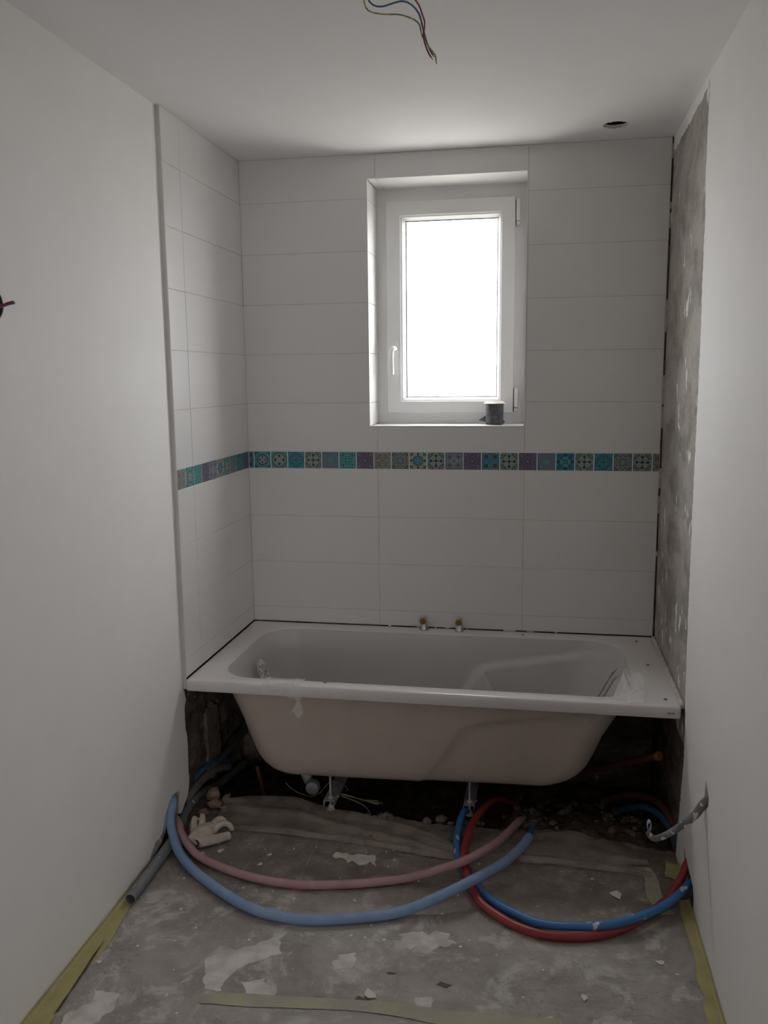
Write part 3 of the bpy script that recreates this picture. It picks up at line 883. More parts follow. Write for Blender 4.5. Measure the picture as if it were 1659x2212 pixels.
# ------------------------------------------------------------------ bathtub
tub = empty('bathtub', (0.85, -0.38, 0))
tag(tub, 'white built-in bathtub with cream underside, unpanelled, below the small window', 'bathtub')
tinv = Matrix.Translation(-tub.location)
def tobj(name, bm, m, parent=None, **k):
    bmesh.ops.transform(bm, matrix=tinv, verts=bm.verts)
    return obj(name, bm, m, parent or tub, **k)

def rrect(xl, xr, yf, yb, rl, rr, ns=70, nc=14, nss=34):
    """ring starting at the front-left, running right along the front"""
    P = []
    def arc(cx, cy, r, a0, a1):
        return [(cx + r * math.cos(lerp(a0, a1, i / nc)), cy + r * math.sin(lerp(a0, a1, i / nc))) for i in range(nc)]
    def seg(a, b, n):
        return [(lerp(a[0], b[0], i / n), lerp(a[1], b[1], i / n)) for i in range(n)]
    P += seg((xl + rl, yf), (xr - rr, yf), ns) + arc(xr - rr, yf + rr, rr, -PI / 2, 0)
    P += seg((xr, yf + rr), (xr, yb - rr), nss) + arc(xr - rr, yb - rr, rr, 0, PI / 2)
    P += seg((xr - rr, yb), (xl + rl, yb), ns) + arc(xl + rl, yb - rl, rl, PI / 2, PI)
    P += seg((xl, yb - rl), (xl, yf + rl), nss) + arc(xl + rl, yf + rl, rl, PI, 1.5 * PI)
    return P
CREASE = [(0.78, 0.06), (0.845, 0.157), (0.982, 0.372), (1.0, 0.387), (1.045, 0.402), (1.339, 0.452), (1.50, 0.486), (1.7, 0.53)]
def crease_depth(x, z):
    """signed distance to the armrest line, positive below and right of it"""
    best = 9; sgn = 1
    for a, b in zip(CREASE, CREASE[1:]):
        ax, az, bx, bz = *a, *b
        dx, dz = bx - ax, bz - az
        t = min(1, max(0, ((x - ax) * dx + (z - az) * dz) / (dx * dx + dz * dz)))
        ex, ez = x - (ax + t * dx), z - (az + t * dz)
        d = math.hypot(ex, ez)
        if d < best:
            best = d; sgn = 1 if (dx * ez - dz * ex) < 0 else -1
    return best * sgn
def bridge(bm, rings):
    vr = [[bm.verts.new(p) for p in r] for r in rings]
    n = len(vr[0])
    for a, b in zip(vr, vr[1:]):
        for k in range(n):
            bm.faces.new((a[k], a[(k + 1) % n], b[(k + 1) % n], b[k]))
    return vr
def capfan(bm, ring, c):
    cv = bm.verts.new(c)
    n = len(ring)
    for k in range(n):
        bm.faces.new((ring[k], ring[(k + 1) % n], cv))

# outer shell: z, xl, xr, yf, yb, rl, rr
OUT = [(0.505, 0.085, 1.572, -0.716, -0.045, 0.10, 0.12), (0.47, 0.112, 1.526, -0.709, -0.05, 0.10, 0.10), (0.354, 0.160, 1.460, -0.700, -0.06, 0.10, 0.10),
       (0.286, 0.180, 1.432, -0.694, -0.065, 0.10, 0.10), (0.218, 0.205, 1.408, -0.688, -0.07, 0.10, 0.10), (0.185, 0.224, 1.388, -0.682, -0.078, 0.10, 0.10),
       (0.160, 0.246, 1.362, -0.672, -0.09, 0.10, 0.10), (0.144, 0.270, 1.335, -0.656, -0.105, 0.10, 0.10), (0.134, 0.30, 1.30, -0.630, -0.13, 0.10, 0.10), (0.129, 0.345, 1.255, -0.585, -0.17, 0.10, 0.10)]
rings = []
zz = [0.505 - 0.0075 * i for i in range(44)] + [0.172, 0.164, 0.157, 0.151, 0.146, 0.141, 0.137, 0.134, 0.131, 0.129]
for z in zz:
    ring = []
    for x, y in rrect(*table(OUT, z)):
        tilt = 0.022 * (x - 0.30) * smooth01(0.30, 0.15, z)
        g = smooth01(-0.004, 0.016, crease_depth(x, z)) * 0.013
        gro = math.exp(-((crease_depth(x, z) - 0.002) / 0.005) ** 2) * 0.006
        yy = y + (g + gro) if y < -0.3 else y - g
        ring.append(Vector((x, yy + 0.0015 * fbm(x, y, z, 4), z + tilt)))
    rings.append(ring)
bm = bmesh.new()
vr = bridge(bm, rings)
capfan(bm, vr[-1], Vector((0.8, -0.38, 0.139)))
tobj('shell', bm, M_shell, smooth=True)

# rim and basin in one white moulding
INN = [(0.5264, 0.0935, 1.590, -0.706, -0.0745, 0.13, 0.15), (0.525, 0.0962, 1.576, -0.7035, -0.0768, 0.13, 0.15), (0.521, 0.0985, 1.560, -0.7015, -0.0788, 0.13, 0.15), (0.50, 0.1055, 1.536, -0.698, -0.083, 0.13, 0.15),
       (0.47, 0.119, 1.508, -0.694, -0.088, 0.13, 0.14), (0.354, 0.160, 1.448, -0.686, -0.098, 0.12, 0.13), (0.25, 0.200, 1.405, -0.675, -0.105, 0.12, 0.12),
       (0.20, 0.24, 1.365, -0.655, -0.12, 0.12, 0.12), (0.18, 0.28, 1.32, -0.625, -0.15, 0.12, 0.12), (0.172, 0.34, 1.26, -0.57, -0.19, 0.12, 0.12)]
rings = []
def outer(x0, x1, y0, y1, z, r=0.006): return [Vector((x, y, z)) for x, y in rrect(x0, x1, y0, y1, r, r)]
rings.append(outer(0.013, 1.676, -0.745, -0.012, 0.485))
rings.append(outer(0.0035, 1.6855, -0.7565, -0.0035, 0.485))
rings.append(outer(0.0028, 1.6865, -0.7585, -0.0028, 0.487))
rings.append(outer(0.0025, 1.687, -0.7600, -0.0025, 0.513))
rings.append(outer(0.0026, 1.6868, -0.7597, -0.0026, 0.5215))
rings.append(outer(0.0040, 1.6855, -0.7578, -0.004, 0.5249))
rings.append(outer(0.010, 1.680, -0.750, -0.008, 0.5262))
rings.append(outer(0.022, 1.668, -0.742, -0.014, 0.5264, 0.02))
for z in [0.5264, 0.5258, 0.525, 0.523, 0.521, 0.516, 0.508] + [0.50 - 0.0075 * i for i in range(41)] + [0.193, 0.187, 0.182, 0.178, 0.175, 0.172]:
    ring = []
    for x, y in rrect(*table(INN, z)):
        g = smooth01(-0.006, 0.016, crease_depth(x, z - 0.01)) * 0.028 * smooth01(0.515, 0.47, z)
        yy = y + g if y < -0.4 else (y - g if y > -0.3 else y)
        ring.append(Vector((x, yy, z)))
    rings.append(ring)
bm = bmesh.new()
bridge(bm, rings[:13])
tobj('rim', bm, M_tub, auto=0.9)
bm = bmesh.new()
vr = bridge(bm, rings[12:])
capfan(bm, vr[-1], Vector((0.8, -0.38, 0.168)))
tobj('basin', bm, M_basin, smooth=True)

# printed lettering on the rim
cu = bpy.data.curves.new('lettering', 'FONT'); cu.body = 'JAVA'; cu.size = 0.0104; cu.offset = 0.00022; cu.align_x = 'CENTER'; cu.align_y = 'CENTER'
to = bpy.data.objects.new('lettering_src', cu); C.objects.link(to)
bpy.context.view_layer.update()
me = bpy.data.meshes.new_from_object(to.evaluated_get(bpy.context.evaluated_depsgraph_get()))
bpy.data.objects.remove(to)
me.transform(Matrix.Translation(Vector((1.6555, -0.7605, 0.5035)) - tub.location) @ Matrix.Rotation(PI / 2, 4, 'X') @ Matrix.Diagonal((0.95, 0.85, 1, 1)))
link('lettering', me, M_ink, tub)

# overflow fitting inside the head end
bm = bmesh.new()
lathe(bm, [(0.034, 0.0), (0.034, 0.006), (0.028, 0.011), (0.010, 0.012)], 28, Matrix.Translation((0.158, -0.395, 0.44)) @ Matrix.Rotation(PI / 2 - 0.28, 4, 'Y'))
tobj('overflow', bm, M_chrome, auto=0.6)
# feet: zinc channel, threaded rod, nut, pad
for fx_, fy0, fyb in ((0.484, -0.638, -0.20), (0.995, -0.592, -0.20)):
    bm = bmesh.new()
    zt = 0.043
    box(bm, (fx_ - 0.020, fy0, zt - 0.002), (fx_ + 0.020, fyb, zt))
    box(bm, (fx_ - 0.020, fy0, zt - 0.022), (fx_ - 0.018, fyb, zt - 0.002)); box(bm, (fx_ + 0.018, fy0, zt - 0.022), (fx_ + 0.020, fyb, zt - 0.002))
    br = tobj('foot_bracket', bm, M_zinc)
    bm = bmesh.new(); tube(bm, [Vector((fx_, fy0 + 0.03, 0.002 + 0.0012 * k)) for k in range(106)], 0.0048, 10, True, 0.0008)
    tobj('threaded_rod', bm, M_zinc, br)
    bm = bmesh.new(); lathe(bm, [(0.0095, zt + 0.0005), (0.0095, zt + 0.008)], 6, Matrix.Translation((fx_, fy0 + 0.03, 0))); lathe(bm, [(0.012, zt), (0.012, zt + 0.0012)], 16, Matrix.Translation((fx_, fy0 + 0.03, 0)))
    tobj('nut', bm, M_zinc, br)
    bm = bmesh.new(); lathe(bm, [(0.016, -0.008), (0.013, 0.0), (0.007, 0.014)], 14, Matrix.Translation((fx_, fy0 + 0.03, 0)))
    tobj('foot_pad', bm, M_crumb, br)
    bm = bmesh.new(); lathe(bm, [(0.004, 0), (0.005, 0.006)], 8, Matrix.Translation((fx_ + 0.020, fy0 + 0.06, zt - 0.011)) @ Matrix.Rotation(PI / 2, 4, 'Y'))
    tobj('screw', bm, M_zinc, br)
# drain trap glimpsed under the tub
dr = empty('drain_trap', (0.361, -0.42, -0.028))
tag(dr, 'round pale plastic drain trap under the left part of the bathtub', 'drain')
bm = bmesh.new(); lathe(bm, [(0.026, -0.03), (0.027, 0.0), (0.024, 0.004), (0.020, 0.0045)], 28, Matrix.Rotation(PI / 2, 4, 'X')); obj('cap', bm, M_disc, dr, auto=0.6)
bm = bmesh.new(); tube(bm, spline([(0, 0.03, 0.0), (-0.03, 0.06, 0.005), (-0.06, 0.08, 0.07), (-0.04, 0.08, 0.150)], 0.01), 0.02, 14); obj('pipe', bm, M_disc, dr, smooth=True)

# sealing strip between tub and bare plaster
bm = bmesh.new()
tube(bm, [Vector((1.6915 + 0.002 * nz(i, 1, 0, 0.7), -0.755 + i * 0.0125, 0.5275 + 0.0035 * nz(i, 5, 0, 0.6))) for i in range(60)], lambda s: 0.0085 + 0.002 * nz(s * 30, 2), 8)
tag(obj('sealing_strip', bm, M_foam, None, smooth=True), 'pale sealing strip between bathtub rim and bare right wall', 'sealant')

# tap pillars
for i, (px, lab) in enumerate(((0.759, 'left one of two chrome tap pillars with brass plug on back rim'), (0.908, 'right one of two chrome tap pillars with brass plug on back rim'))):
    tp = empty('tap_pillar', (px, -0.034, ZR))
    tag(tp, lab, 'tap fitting', 'chrome tap pillars on the back rim')
    bm = bmesh.new()
    lathe(bm, [(0.0195, 0.0002), (0.0195, 0.004), (0.0185, 0.008), (0.0135, 0.045), (0.0135, 0.052), (0.011, 0.058), (0.004, 0.060)], 28)
    obj('body', bm, M_chrome, tp, auto=0.7)
    bm = bmesh.new()
    lathe(bm, [(0.0125, 0.0), (0.0125, 0.020)], 20, Matrix.Translation((-0.001, -0.002, 0.044)) @ Matrix.Rotation(PI / 2, 4, 'X'))
    obj('outlet', bm, M_chrome, tp, auto=0.7)
    bm = bmesh.new()
    lathe(bm, [(0.0145, 0.0), (0.0145, 0.009), (0.0128, 0.011)], 6, Matrix.Translation((-0.001, -0.021, 0.044)) @ Matrix.Rotation(PI / 2, 4, 'X') @ Matrix.Rotation(0.35 * i, 4, 'Z'))
    pg = obj('plug', bm, M_brass, tp)
    pg['label'] = 'hexagonal brass plug'

# ------------------------------------------------------------------ peeled protective film on the tub
def film_obj(name, bm, m, label, cat='film'):
    return tag(obj(name, bm, m, None, smooth=True), label, cat)
bm = bmesh.new()      # hanging over the front lip
def lipf(u, v):
    s = lerp(-0.062, 0.062, v)
    x = lerp(0.285, 0.425, u)
    w = 0.0025 + 0.0022 * abs(fbm(x, s, 0, 40)) + 0.0012
    edge_ = 0.010 * nz(x, 7, 0, 60)
    s = s + edge_ * (v if v > .5 else (v - 1))
    lim = lerp(0.030, 0.050, smooth01(0.35, 0.42, x))
    s = min(s, lim)
    s0 = 0.006
    if s < -s0: p = Vector((x, -0.758 - s - s0, ZR + w))
    elif s < s0:
        a = (s + s0) / (2 * s0) * PI / 2
        p = Vector((x, -0.752 - (0.008 + w) * math.sin(a), ZR - 0.008 + (0.008 + w) * math.cos(a)))
    else: p = Vector((x, -0.760 - w, ZR - 0.008 - (s - s0)))
    return p
grid(bm, 44, 30, lipf)
def tailf(u, v):
    w = lerp(0.003, 0.047, v ** 0.9)
    x = 0.4145 - 0.004 * v + (u - 0.45) * w + 0.003 * nz(u, v, 0, 5)
    z = 0.486 - 0.062 * v + 0.010 * v * math.sin(u * 7.5 + 0.5) * (1 - 0.4 * u)
    return Vector((x, -0.7635 + 0.004 * fbm(u, v, 2, 3) + 0.005 * math.sin(u * 9) * v - 0.003 * v, z))
grid(bm, 18, 20, tailf)
film_obj('protective_film', bm, M_film, 'torn clear protective film hanging over front rim of bathtub')
bm = bmesh.new()      # loose film at the sloping right end
def endf(u, v):
    y = lerp(-0.752, -0.42, v) + 0.012 * nz(u, v, 5, 4)
    xr = 1.588 - 0.030 * smooth01(0.55, 1.0, v) - 0.018 * smooth01(0.25, 0.0, v)
    xl = lerp(1.44, 1.545, v ** 0.8) - 0.05 * smooth01(0.3, 0.0, v)
    x = lerp(xl, xr, u)
    base = ZR + 0.0025 - max(0, 1.535 - x) * 0.62
    fl = smooth01(0.5, 0.95, u)
    z = base + 0.006 * abs(fbm(u, v, 0, 2.2)) + 0.030 * fl * math.exp(-((v - 0.62) / 0.16) ** 2) + 0.016 * fl * math.exp(-((v - 0.25) / 0.10) ** 2) + 0.010 * abs(math.sin(u * 7 + v * 5)) * (1 - u)
    return Vector((x, y, z))
grid(bm, 40, 40, endf)
film_obj('protective_film', bm, M_film, 'crumpled clear film at the sloping right end of bathtub')
bm = bmesh.new()      # film tented inside the tub
def tentf(u, v):
    s = u - 0.5
    vv = 0.04 + 0.96 * v
    x = 1.0 + s * 0.40 * vv - 0.03 * vv
    y = -0.118 - 0.33 * vv
    z = 0.414 - 0.17 * vv + 0.030 * vv * abs(math.sin(u * 11 + 0.4)) ** 3 + 0.008 * vv * fbm(u, v, 0, 4) - 0.10 * vv * s * s
    return Vector((x, y, z))
grid(bm, 60, 30, tentf)
film_obj('protective_film', bm, M_filmthin, 'clear film tented in folds inside the bathtub near its middle')
bm = bmesh.new()      # film wrapped round the overflow
def wrapf(u, v):
    a = u * 2 * PI
    r = lerp(0.006, 0.043, v)
    z = 0.44 + r * 1.05 * math.sin(a) - (0.022 * v if math.sin(a) < -0.3 else 0)
    return Vector((0.176 - 0.012 * v + 0.007 * fbm(math.cos(a), math.sin(a), v, 4) - (z - 0.44) * 0.28 + 0.004, -0.395 + r * math.cos(a), z))
grid(bm, 48, 12, wrapf)
film_obj('protective_film', bm, film_mat('crinkled_film', (0.8, 0.8, 0.78), 0.6, 0.15, 0.6, 60, 0.5), 'crinkled clear film wrapped around the overflow at left bathtub end')
for k, (fx_, fy_) in enumerate(((1.62, -0.075), (1.63, -0.36), (1.645, -0.70), (1.17, -0.055), (0.50, -0.715))):
    bm = bmesh.new(); bmesh.ops.create_icosphere(bm, subdivisions=1, radius=0.0045)
    for v in bm.verts: v.co = Vector((v.co.x * (1.2 + k * .1), v.co.y, max(v.co.z, -0.0028) * 0.6)) + v.co * 0.2 * nz(v.co.x * 300, k)
    o = obj('dirt_crumb', bm, M_concrete); o.location = (fx_, fy_, ZR + 0.0021)
    tag(o, ['dark dirt crumb in the back right corner of the bathtub rim', 'dark dirt crumb on the right bathtub rim, halfway along', 'dark dirt crumb on the right bathtub rim near the front', 'dark dirt crumb on the back bathtub rim right of the taps', 'dark dirt crumb on the front bathtub rim beside the hanging film'][k], 'crumb', 'dirt crumbs on the bathtub rim')

# ------------------------------------------------------------------ roll on the window sill
rl = empty('abrasive_roll', (1.0385, 0.11, WZ0))
tag(rl, 'dark grey wound roll with cream top flange on the window sill', 'roll')
bm = bmesh.new(); lathe(bm, [(0.034, 0.0005), (0.0355, 0.003), (0.0365, 0.04), (0.0362, 0.043), (0.0372, 0.044), (0.0368, 0.082), (0.036, 0.086)], 32); obj('winding', bm, M_roll, rl, auto=0.5)
bm = bmesh.new(); lathe(bm, [(0.038, 0.0862), (0.0445, 0.0868), (0.0450, 0.0885), (0.040, 0.0905), (0.037, 0.094), (0.033, 0.0945), (0.031, 0.090)], 36); obj('flange', bm, M_flange, rl, auto=0.6)
bm = bmesh.new(); lathe(bm, [(0.0295, 0.0900), (0.0290, 0.0925), (0.006, 0.0925)], 24); obj('core', bm, mat('brown_core', (0.25, 0.17, 0.12), 0.8), rl)
bm = bmesh.new()
slab(bm, [(-0.066, 0.0185), (-0.062, 0.015), (-0.032, 0.009), (-0.032, 0.041)], [], fXZ(0.004), 0, 0.0012)
obj('loose_end', bm, M_roll, rl)
bm = bmesh.new()      # free end sticking out on the right, following the winding
for k in range(8):
    pass
pts = []
for k in range(9):
    a = -1.9 + k * 0.22
    pts.append((0.0384 * math.cos(a), 0.0384 * math.sin(a), lerp(0.041, 0.018, k / 8)))
pts.append((0.043, -0.004, 0.014))
vt = [bm.verts.new(p) for p in pts]; vb_ = [bm.verts.new((p[0], p[1], 0.004 if k < 9 else 0.0125)) for k, p in enumerate(pts)]
for k in range(9): bm.faces.new((vt[k], vt[k + 1], vb_[k + 1], vb_[k]))
obj('loose_end', bm, M_roll, rl)

# ------------------------------------------------------------------ floor coverings
def wrinkle(x, y):
    h = 0.003 + 0.0035 * abs(fbm(x * 1.2, y * 2.2, 0.5, 3.2)) + 0.004 * max(0, 1 - abs(nz(x * 1.0, y * 3.2, 2, 2.0)) / 0.10) * (0.4 + 0.6 * abs(nz(x, y, 9, 2)))
    h += 0.0035 * max(0, 1 - abs(y + 1.58 - 0.05 * (x - 0.6) + 0.03 * nz(x, 3, 0, 3)) / 0.02) * smooth01(0.7, 0.9, x)
    return h * smooth01(0.0, 0.05, x) * smooth01(1.69, 1.64, x) + 0.0025
sheet_edge = lambda x: -0.80 + 0.035 * nz(x, 1, 0, 4) - 0.05 * smooth01(1.2, 1.5, x)
bm = bmesh.new()
ys = [YN + 0.02 + 0.1 * i for i in range(22)]; ys = [y for y in ys if y < -2.25] + [-2.2 + 0.012 * i for i in range(118)]
vs = []
for x in [0.012 + 1.662 * i / 150 for i in range(151)]:
    e = sheet_edge(x)
    vs.append([bm.verts.new((x, min(y, e), wrinkle(x, min(y, e)))) for y in ys])
for a, b_ in zip(vs, vs[1:]):
    for k in range(len(ys) - 1):
        if (a[k].co - a[k + 1].co).length > 1e-5 and (b_[k].co - b_[k + 1].co).length > 1e-5:
            bm.faces.new((a[k], a[k + 1], b_[k + 1], b_[k]))
bmesh.ops.delete(bm, geom=[v for v in bm.verts if not v.link_faces], context='VERTS')
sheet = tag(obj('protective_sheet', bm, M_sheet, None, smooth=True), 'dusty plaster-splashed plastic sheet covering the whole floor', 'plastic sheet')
def patch(pts, seed, m=M_patch, zoff=0.0008, name='plaster_smear', amp=0.006):
    pp = ragged(pts, 0.012, amp, seed, True)
    zt = max(wrinkle(x, y) for x, y in pp)
    bm = bmesh.new()
    tris = tessellate_polygon([[Vector((p, q_, 0)) for p, q_ in pp]])
    vt = [bm.verts.new((x, y, wrinkle(x, y) + zoff)) for x, y in pp]
    for t3 in tris:
        try: bm.faces.new([vt[i] for i in t3])
        except ValueError: pass
    bmesh.ops.subdivide_edges(bm, edges=bm.edges, cuts=2, use_grid_fill=True)
    for v in bm.verts: v.co.z = wrinkle(v.co.x, v.co.y) + zoff
    r = bmesh.ops.extrude_face_region(bm, geom=bm.faces[:])
    for e in r['geom']:
        if isinstance(e, bmesh.types.BMVert): e.co.z -= zoff + 0.0004
    return obj(name, bm, m, sheet)
patch([(0.383, -1.597), (0.345, -1.485), (0.367, -1.456), (0.449, -1.419), (0.491, -1.382), (0.50, -1.35), (0.535, -1.34), (0.528, -1.36), (0.520, -1.378), (0.545, -1.431), (0.504, -1.464), (0.461, -1.494), (0.437, -1.535), (0.428, -1.564), (0.434, -1.6)], 1)
patch([(0.57, -0.937), (0.573, -0.915), (0.6, -0.912), (0.71, -0.910), (0.725, -0.975), (0.701, -0.945), (0.668, -0.972), (0.64, -0.948), (0.628, -0.966), (0.61, -0.94), (0.583, -0.945)], 2)
patch([(0.10, -1.65), (0.18, -1.655), (0.188, -1.70), (0.155, -1.77), (0.09, -1.80), (0.075, -1.74), (0.12, -1.69)], 3)
patch([(0.47, -1.56), (0.53, -1.53), (0.54, -1.555), (0.575, -1.57), (0.57, -1.60), (0.50, -1.60)], 4)
patch([(0.85, -1.30), (0.98, -1.27), (1.02, -1.31), (0.95, -1.36), (0.88, -1.35)], 5, amp=0.012)
patch([(1.13, -1.60), (1.28, -1.55), (1.32, -1.60), (1.24, -1.66), (1.15, -1.67)], 8, amp=0.012)
patch([(1.40, -1.55), (1.47, -1.53), (1.48, -1.57), (1.42, -1.59)], 9, amp=0.008)
patch([(0.70, -1.415), (0.75, -1.395), (0.75, -1.46), (0.70, -1.475)], 10, amp=0.008)
patch([(0.93, -1.54), (0.975, -1.53), (0.98, -1.57), (0.94, -1.585)], 11, amp=0.006)

# yellow tape along the wall feet, and across the sheet
def tape(name, pts_in, pts_out, m, label, zoff=0.0016, wall=None):
    bm = bmesh.new()
    a, b_ = spline([(*p, 0) for p in pts_in], 0.02), spline([(*p, 0) for p in pts_out], 0.02)
    n = min(len(a), len(b_))
    n = 70
    def f(u, v):
        i = min(int(u * (len(a) - 1)), len(a) - 2); ta = u * (len(a) - 1) - i
        j = min(int(u * (len(b_) - 1)), len(b_) - 2); tb = u * (len(b_) - 1) - j
        p, q_ = a[i].lerp(a[i + 1], ta), b_[j].lerp(b_[j + 1], tb)
        if wall is not None:
            wx, h = wall
            if v < 0.3: return Vector((wx, p.y, lerp(h, 0.005, v / 0.3) + 0.004 * nz(p.y, v, 0, 9) * (v < 0.1)))
            v = (v - 0.3) / 0.7
        w = p.lerp(q_, v)
        return Vector((w.x, w.y, wrinkle(w.x, w.y) + zoff + 0.0012 * abs(nz(w.x, w.y, 4, 22))))
    grid(bm, n, 10, f)
    return tag(obj(name, bm, m, None, smooth=True), label, 'tape')
tl = tape('masking_tape', [(-0.006, -2.3), (-0.006, -1.5), (-0.006, -1.02)], [(0.060, -2.3), (0.053, -1.77), (0.044, -1.60), (0.050, -1.48), (0.036, -1.36), (0.030, -1.29), (0.022, -1.02)], M_tape, 'yellow masking tape along the foot of the left wall', wall=(-0.0115, 0.014))
bm = bmesh.new()      # split in the tape
slab(bm, ragged([(0.047, -1.75), (0.043, -1.66), (0.034, -1.55), (0.030, -1.462), (0.035, -1.50), (0.041, -1.56), (0.047, -1.65), (0.052, -1.74)], 0.02, 0.001, 3, True), [], fXY(0.0095), 0, 0.0012)
obj('split', bm, M_earth, tl)
tr_ = tape('masking_tape', [(1.690, -2.3), (1.690, -1.5), (1.690, -0.99)], [(1.640, -2.3), (1.652, -1.52), (1.664, -1.42), (1.655, -1.36), (1.666, -1.26), (1.660, -1.12), (1.662, -1.0)], M_tape, 'yellow masking tape along the foot of the right wall', wall=(1.6945, 0.016))
tape('masking_tape', [(1.688, -0.89), (1.688, -0.80)], [(1.638, -0.885), (1.655, -0.79)], M_tape, 'short yellow masking tape piece behind the red pipe at right wall', wall=(1.6945, 0.018))
tape('masking_tape', [(0.385, -1.622), (0.488, -1.600), (0.82, -1.575), (1.06, -1.572), (1.30, -1.556)], [(0.392, -1.655), (0.488, -1.645), (0.82, -1.612), (1.06, -1.625), (1.30, -1.61)], M_tape_dusty, 'dusty pale yellow tape running across the plastic sheet')
tape('masking_tape', [(1.60, -0.835), (1.615, -0.90), (1.618, -1.0), (1.64, -1.08)], [(1.555, -0.84), (1.575, -0.90), (1.57, -1.0), (1.60, -1.09)], M_tape_dusty, 'crinkled dusty tape strip on the sheet near the right wall')
# white skim line left at the foot of each painted wall
for xx, yy0, yy1 in ((XL, -2.3, -1.05), (XR, -2.3, -1.06)):
    s_ = 1 if xx < 0 else -1
    bm = bmesh.new()
    grid(bm, 60, 2, lambda u, v: Vector((xx + s_ * 0.0008, lerp(yy0, yy1, u), lerp(0.012, 0.020 + 0.004 * nz(u, xx, 0, 30), v))))
    obj('skim_line', bm, M_crumb, wall_left if xx < 0 else wall_right)

# film folded back in front of the tub
def fold_sheet(name, outline_front, outline_back, hfun, label, nu=70, nv=26, m=M_fold):
    a, b_ = spline([(*p, 0) for p in outline_front], 0.01), spline([(*p, 0) for p in outline_back], 0.01)
    bm = bmesh.new()
    def at(L_, u):
        i = min(int(u * (len(L_) - 1)), len(L_) - 2)
        return L_[i].lerp(L_[i + 1], u * (len(L_) - 1) - i)
    def f(u, v):
        w = at(a, u).lerp(at(b_, u), v)
        return Vector((w.x, w.y, hfun(u, v, w)))
    grid(bm, nu, nv, f)
    return tag(obj(name, bm, m, None, smooth=True), label, 'plastic sheet')
fold_sheet('folded_sheet', [(0.10, -0.80), (0.176, -0.832), (0.30, -0.835), (0.432, -0.842), (0.56, -0.848), (0.682, -0.862), (0.80, -0.877), (0.892, -0.895), (1.0, -0.90)],
           [(0.085, -0.645), (0.201, -0.600), (0.343, -0.592), (0.464, -0.635), (0.60, -0.66), (0.70, -0.69), (0.832, -0.73), (0.935, -0.79), (1.02, -0.85)],
           lambda u, v, w: 0.0105 + 0.010 * math.exp(-((v - 0.06 - 0.10 * u) / 0.07) ** 2) * (0.35 + 0.65 * smooth01(0, 0.3, u)) + 0.008 * math.exp(-((v - 0.70 + 0.35 * u + 0.1 * nz(u, 1, 0, 4)) / 0.09) ** 2) + 0.012 * smooth01(0.7, 1.0, v) * (1 - u) + 0.006 * abs(fbm(w.x, w.y, 0, 7)) + 0.004 * nz(u, v, 3, 7),
           'milky dusty plastic film folded back on the floor in front of bathtub')
fold_sheet('folded_sheet', [(1.18, -0.83), (1.27, -0.83), (1.40, -0.84), (1.50, -0.845), (1.60, -0.83)],
           [(1.20, -0.72), (1.28, -0.68), (1.367, -0.655), (1.46, -0.72), (1.575, -0.80)],
           lambda u, v, w: 0.012 + 0.008 * math.exp(-((v - 0.4) / 0.2) ** 2) + 0.006 * abs(fbm(w.x, w.y, 2, 8)),
           'dusty film flap on the floor behind the pale blue pipe end', 40, 16)
fold_sheet('folded_sheet', [(1.02, -0.90), (1.15, -0.885), (1.3, -0.875), (1.45, -0.885), (1.60, -0.90)],
           [(1.0, -0.80), (1.12, -0.77), (1.28, -0.80), (1.45, -0.825), (1.58, -0.855)],
           lambda u, v, w: 0.011 + 0.012 * math.exp(-((v - 0.25) / 0.12) ** 2) + 0.006 * abs(fbm(w.x, w.y, 5, 9)),
           'rumpled dusty film edge on the floor under the pink pipe', 40, 14)

# crumbs of plaster scattered on the sheet
bm = bmesh.new()
q = random.Random(11)
for k in range(190):
    x, y = q.uniform(0.05, 1.62), -0.86 - 1.0 * q.random() ** 1.3
    r_ = 0.0012 + 0.0045 * q.random() ** 3
    z = wrinkle(x, y) + 0.0003
    slab(bm, [(x + r_ * q.uniform(.6, 1.3) * math.cos(a), y + r_ * q.uniform(.6, 1.3) * math.sin(a)) for a in [i * PI / 3 + q.uniform(-.3, .3) for i in range(6)]], [], fXY(z), -0.0006, 0.0012)
tag(obj('plaster_crumbs', bm, M_crumb), 'small white plaster crumbs scattered over the plastic sheet', 'crumbs', kind='stuff')
flk = [(0.819, -1.55, 0.020), (1.478, -1.01, 0.022), (0.19, -0.965, 0.013), (0.13, -0.995, 0.014), (1.36, -1.47, 0.012), (1.57, -1.30, 0.012), (0.345, -1.02, 0.010), (0.36, -0.96, 0.008), (0.062, -1.55, 0.008)]
flab = ['curled white flake beside the torn hole near the front tape', 'triangular white plaster flake inside the red and blue pipe loop', 'white plaster flake just in front of the glove', 'white plaster flake under the pink pipe near the glove',
        'white plaster flake on the sheet in front of the blue and red pipes', 'small white flake on the sheet right of the red pipe', 'small white flake on dark film between glove and pink pipe', 'tiny white flake on the dark film behind the pink pipe', 'round white flake beside the left wall tape']
for (x, y, s_), lb in zip(flk, flab):
    bm = bmesh.new()
    tri = [(-0.6, -0.9), (0.7, -0.5), (0.9, 0.3), (0.1, 1.0), (-0.3, 0.6)]
    slab(bm, [(p * s_, q_ * s_) for p, q_ in tri], [], fXY(0), 0, 0.0018)
    for v in bm.verts: v.co.z += 0.25 * abs(v.co.x) * (s_ > 0.015)
    o = obj('plaster_flake', bm, M_crumb); o.location = (x, y, wrinkle(x, y) + 0.0012); o.rotation_euler.z = q.uniform(0, 6)
    tag(o, lb, 'flake')
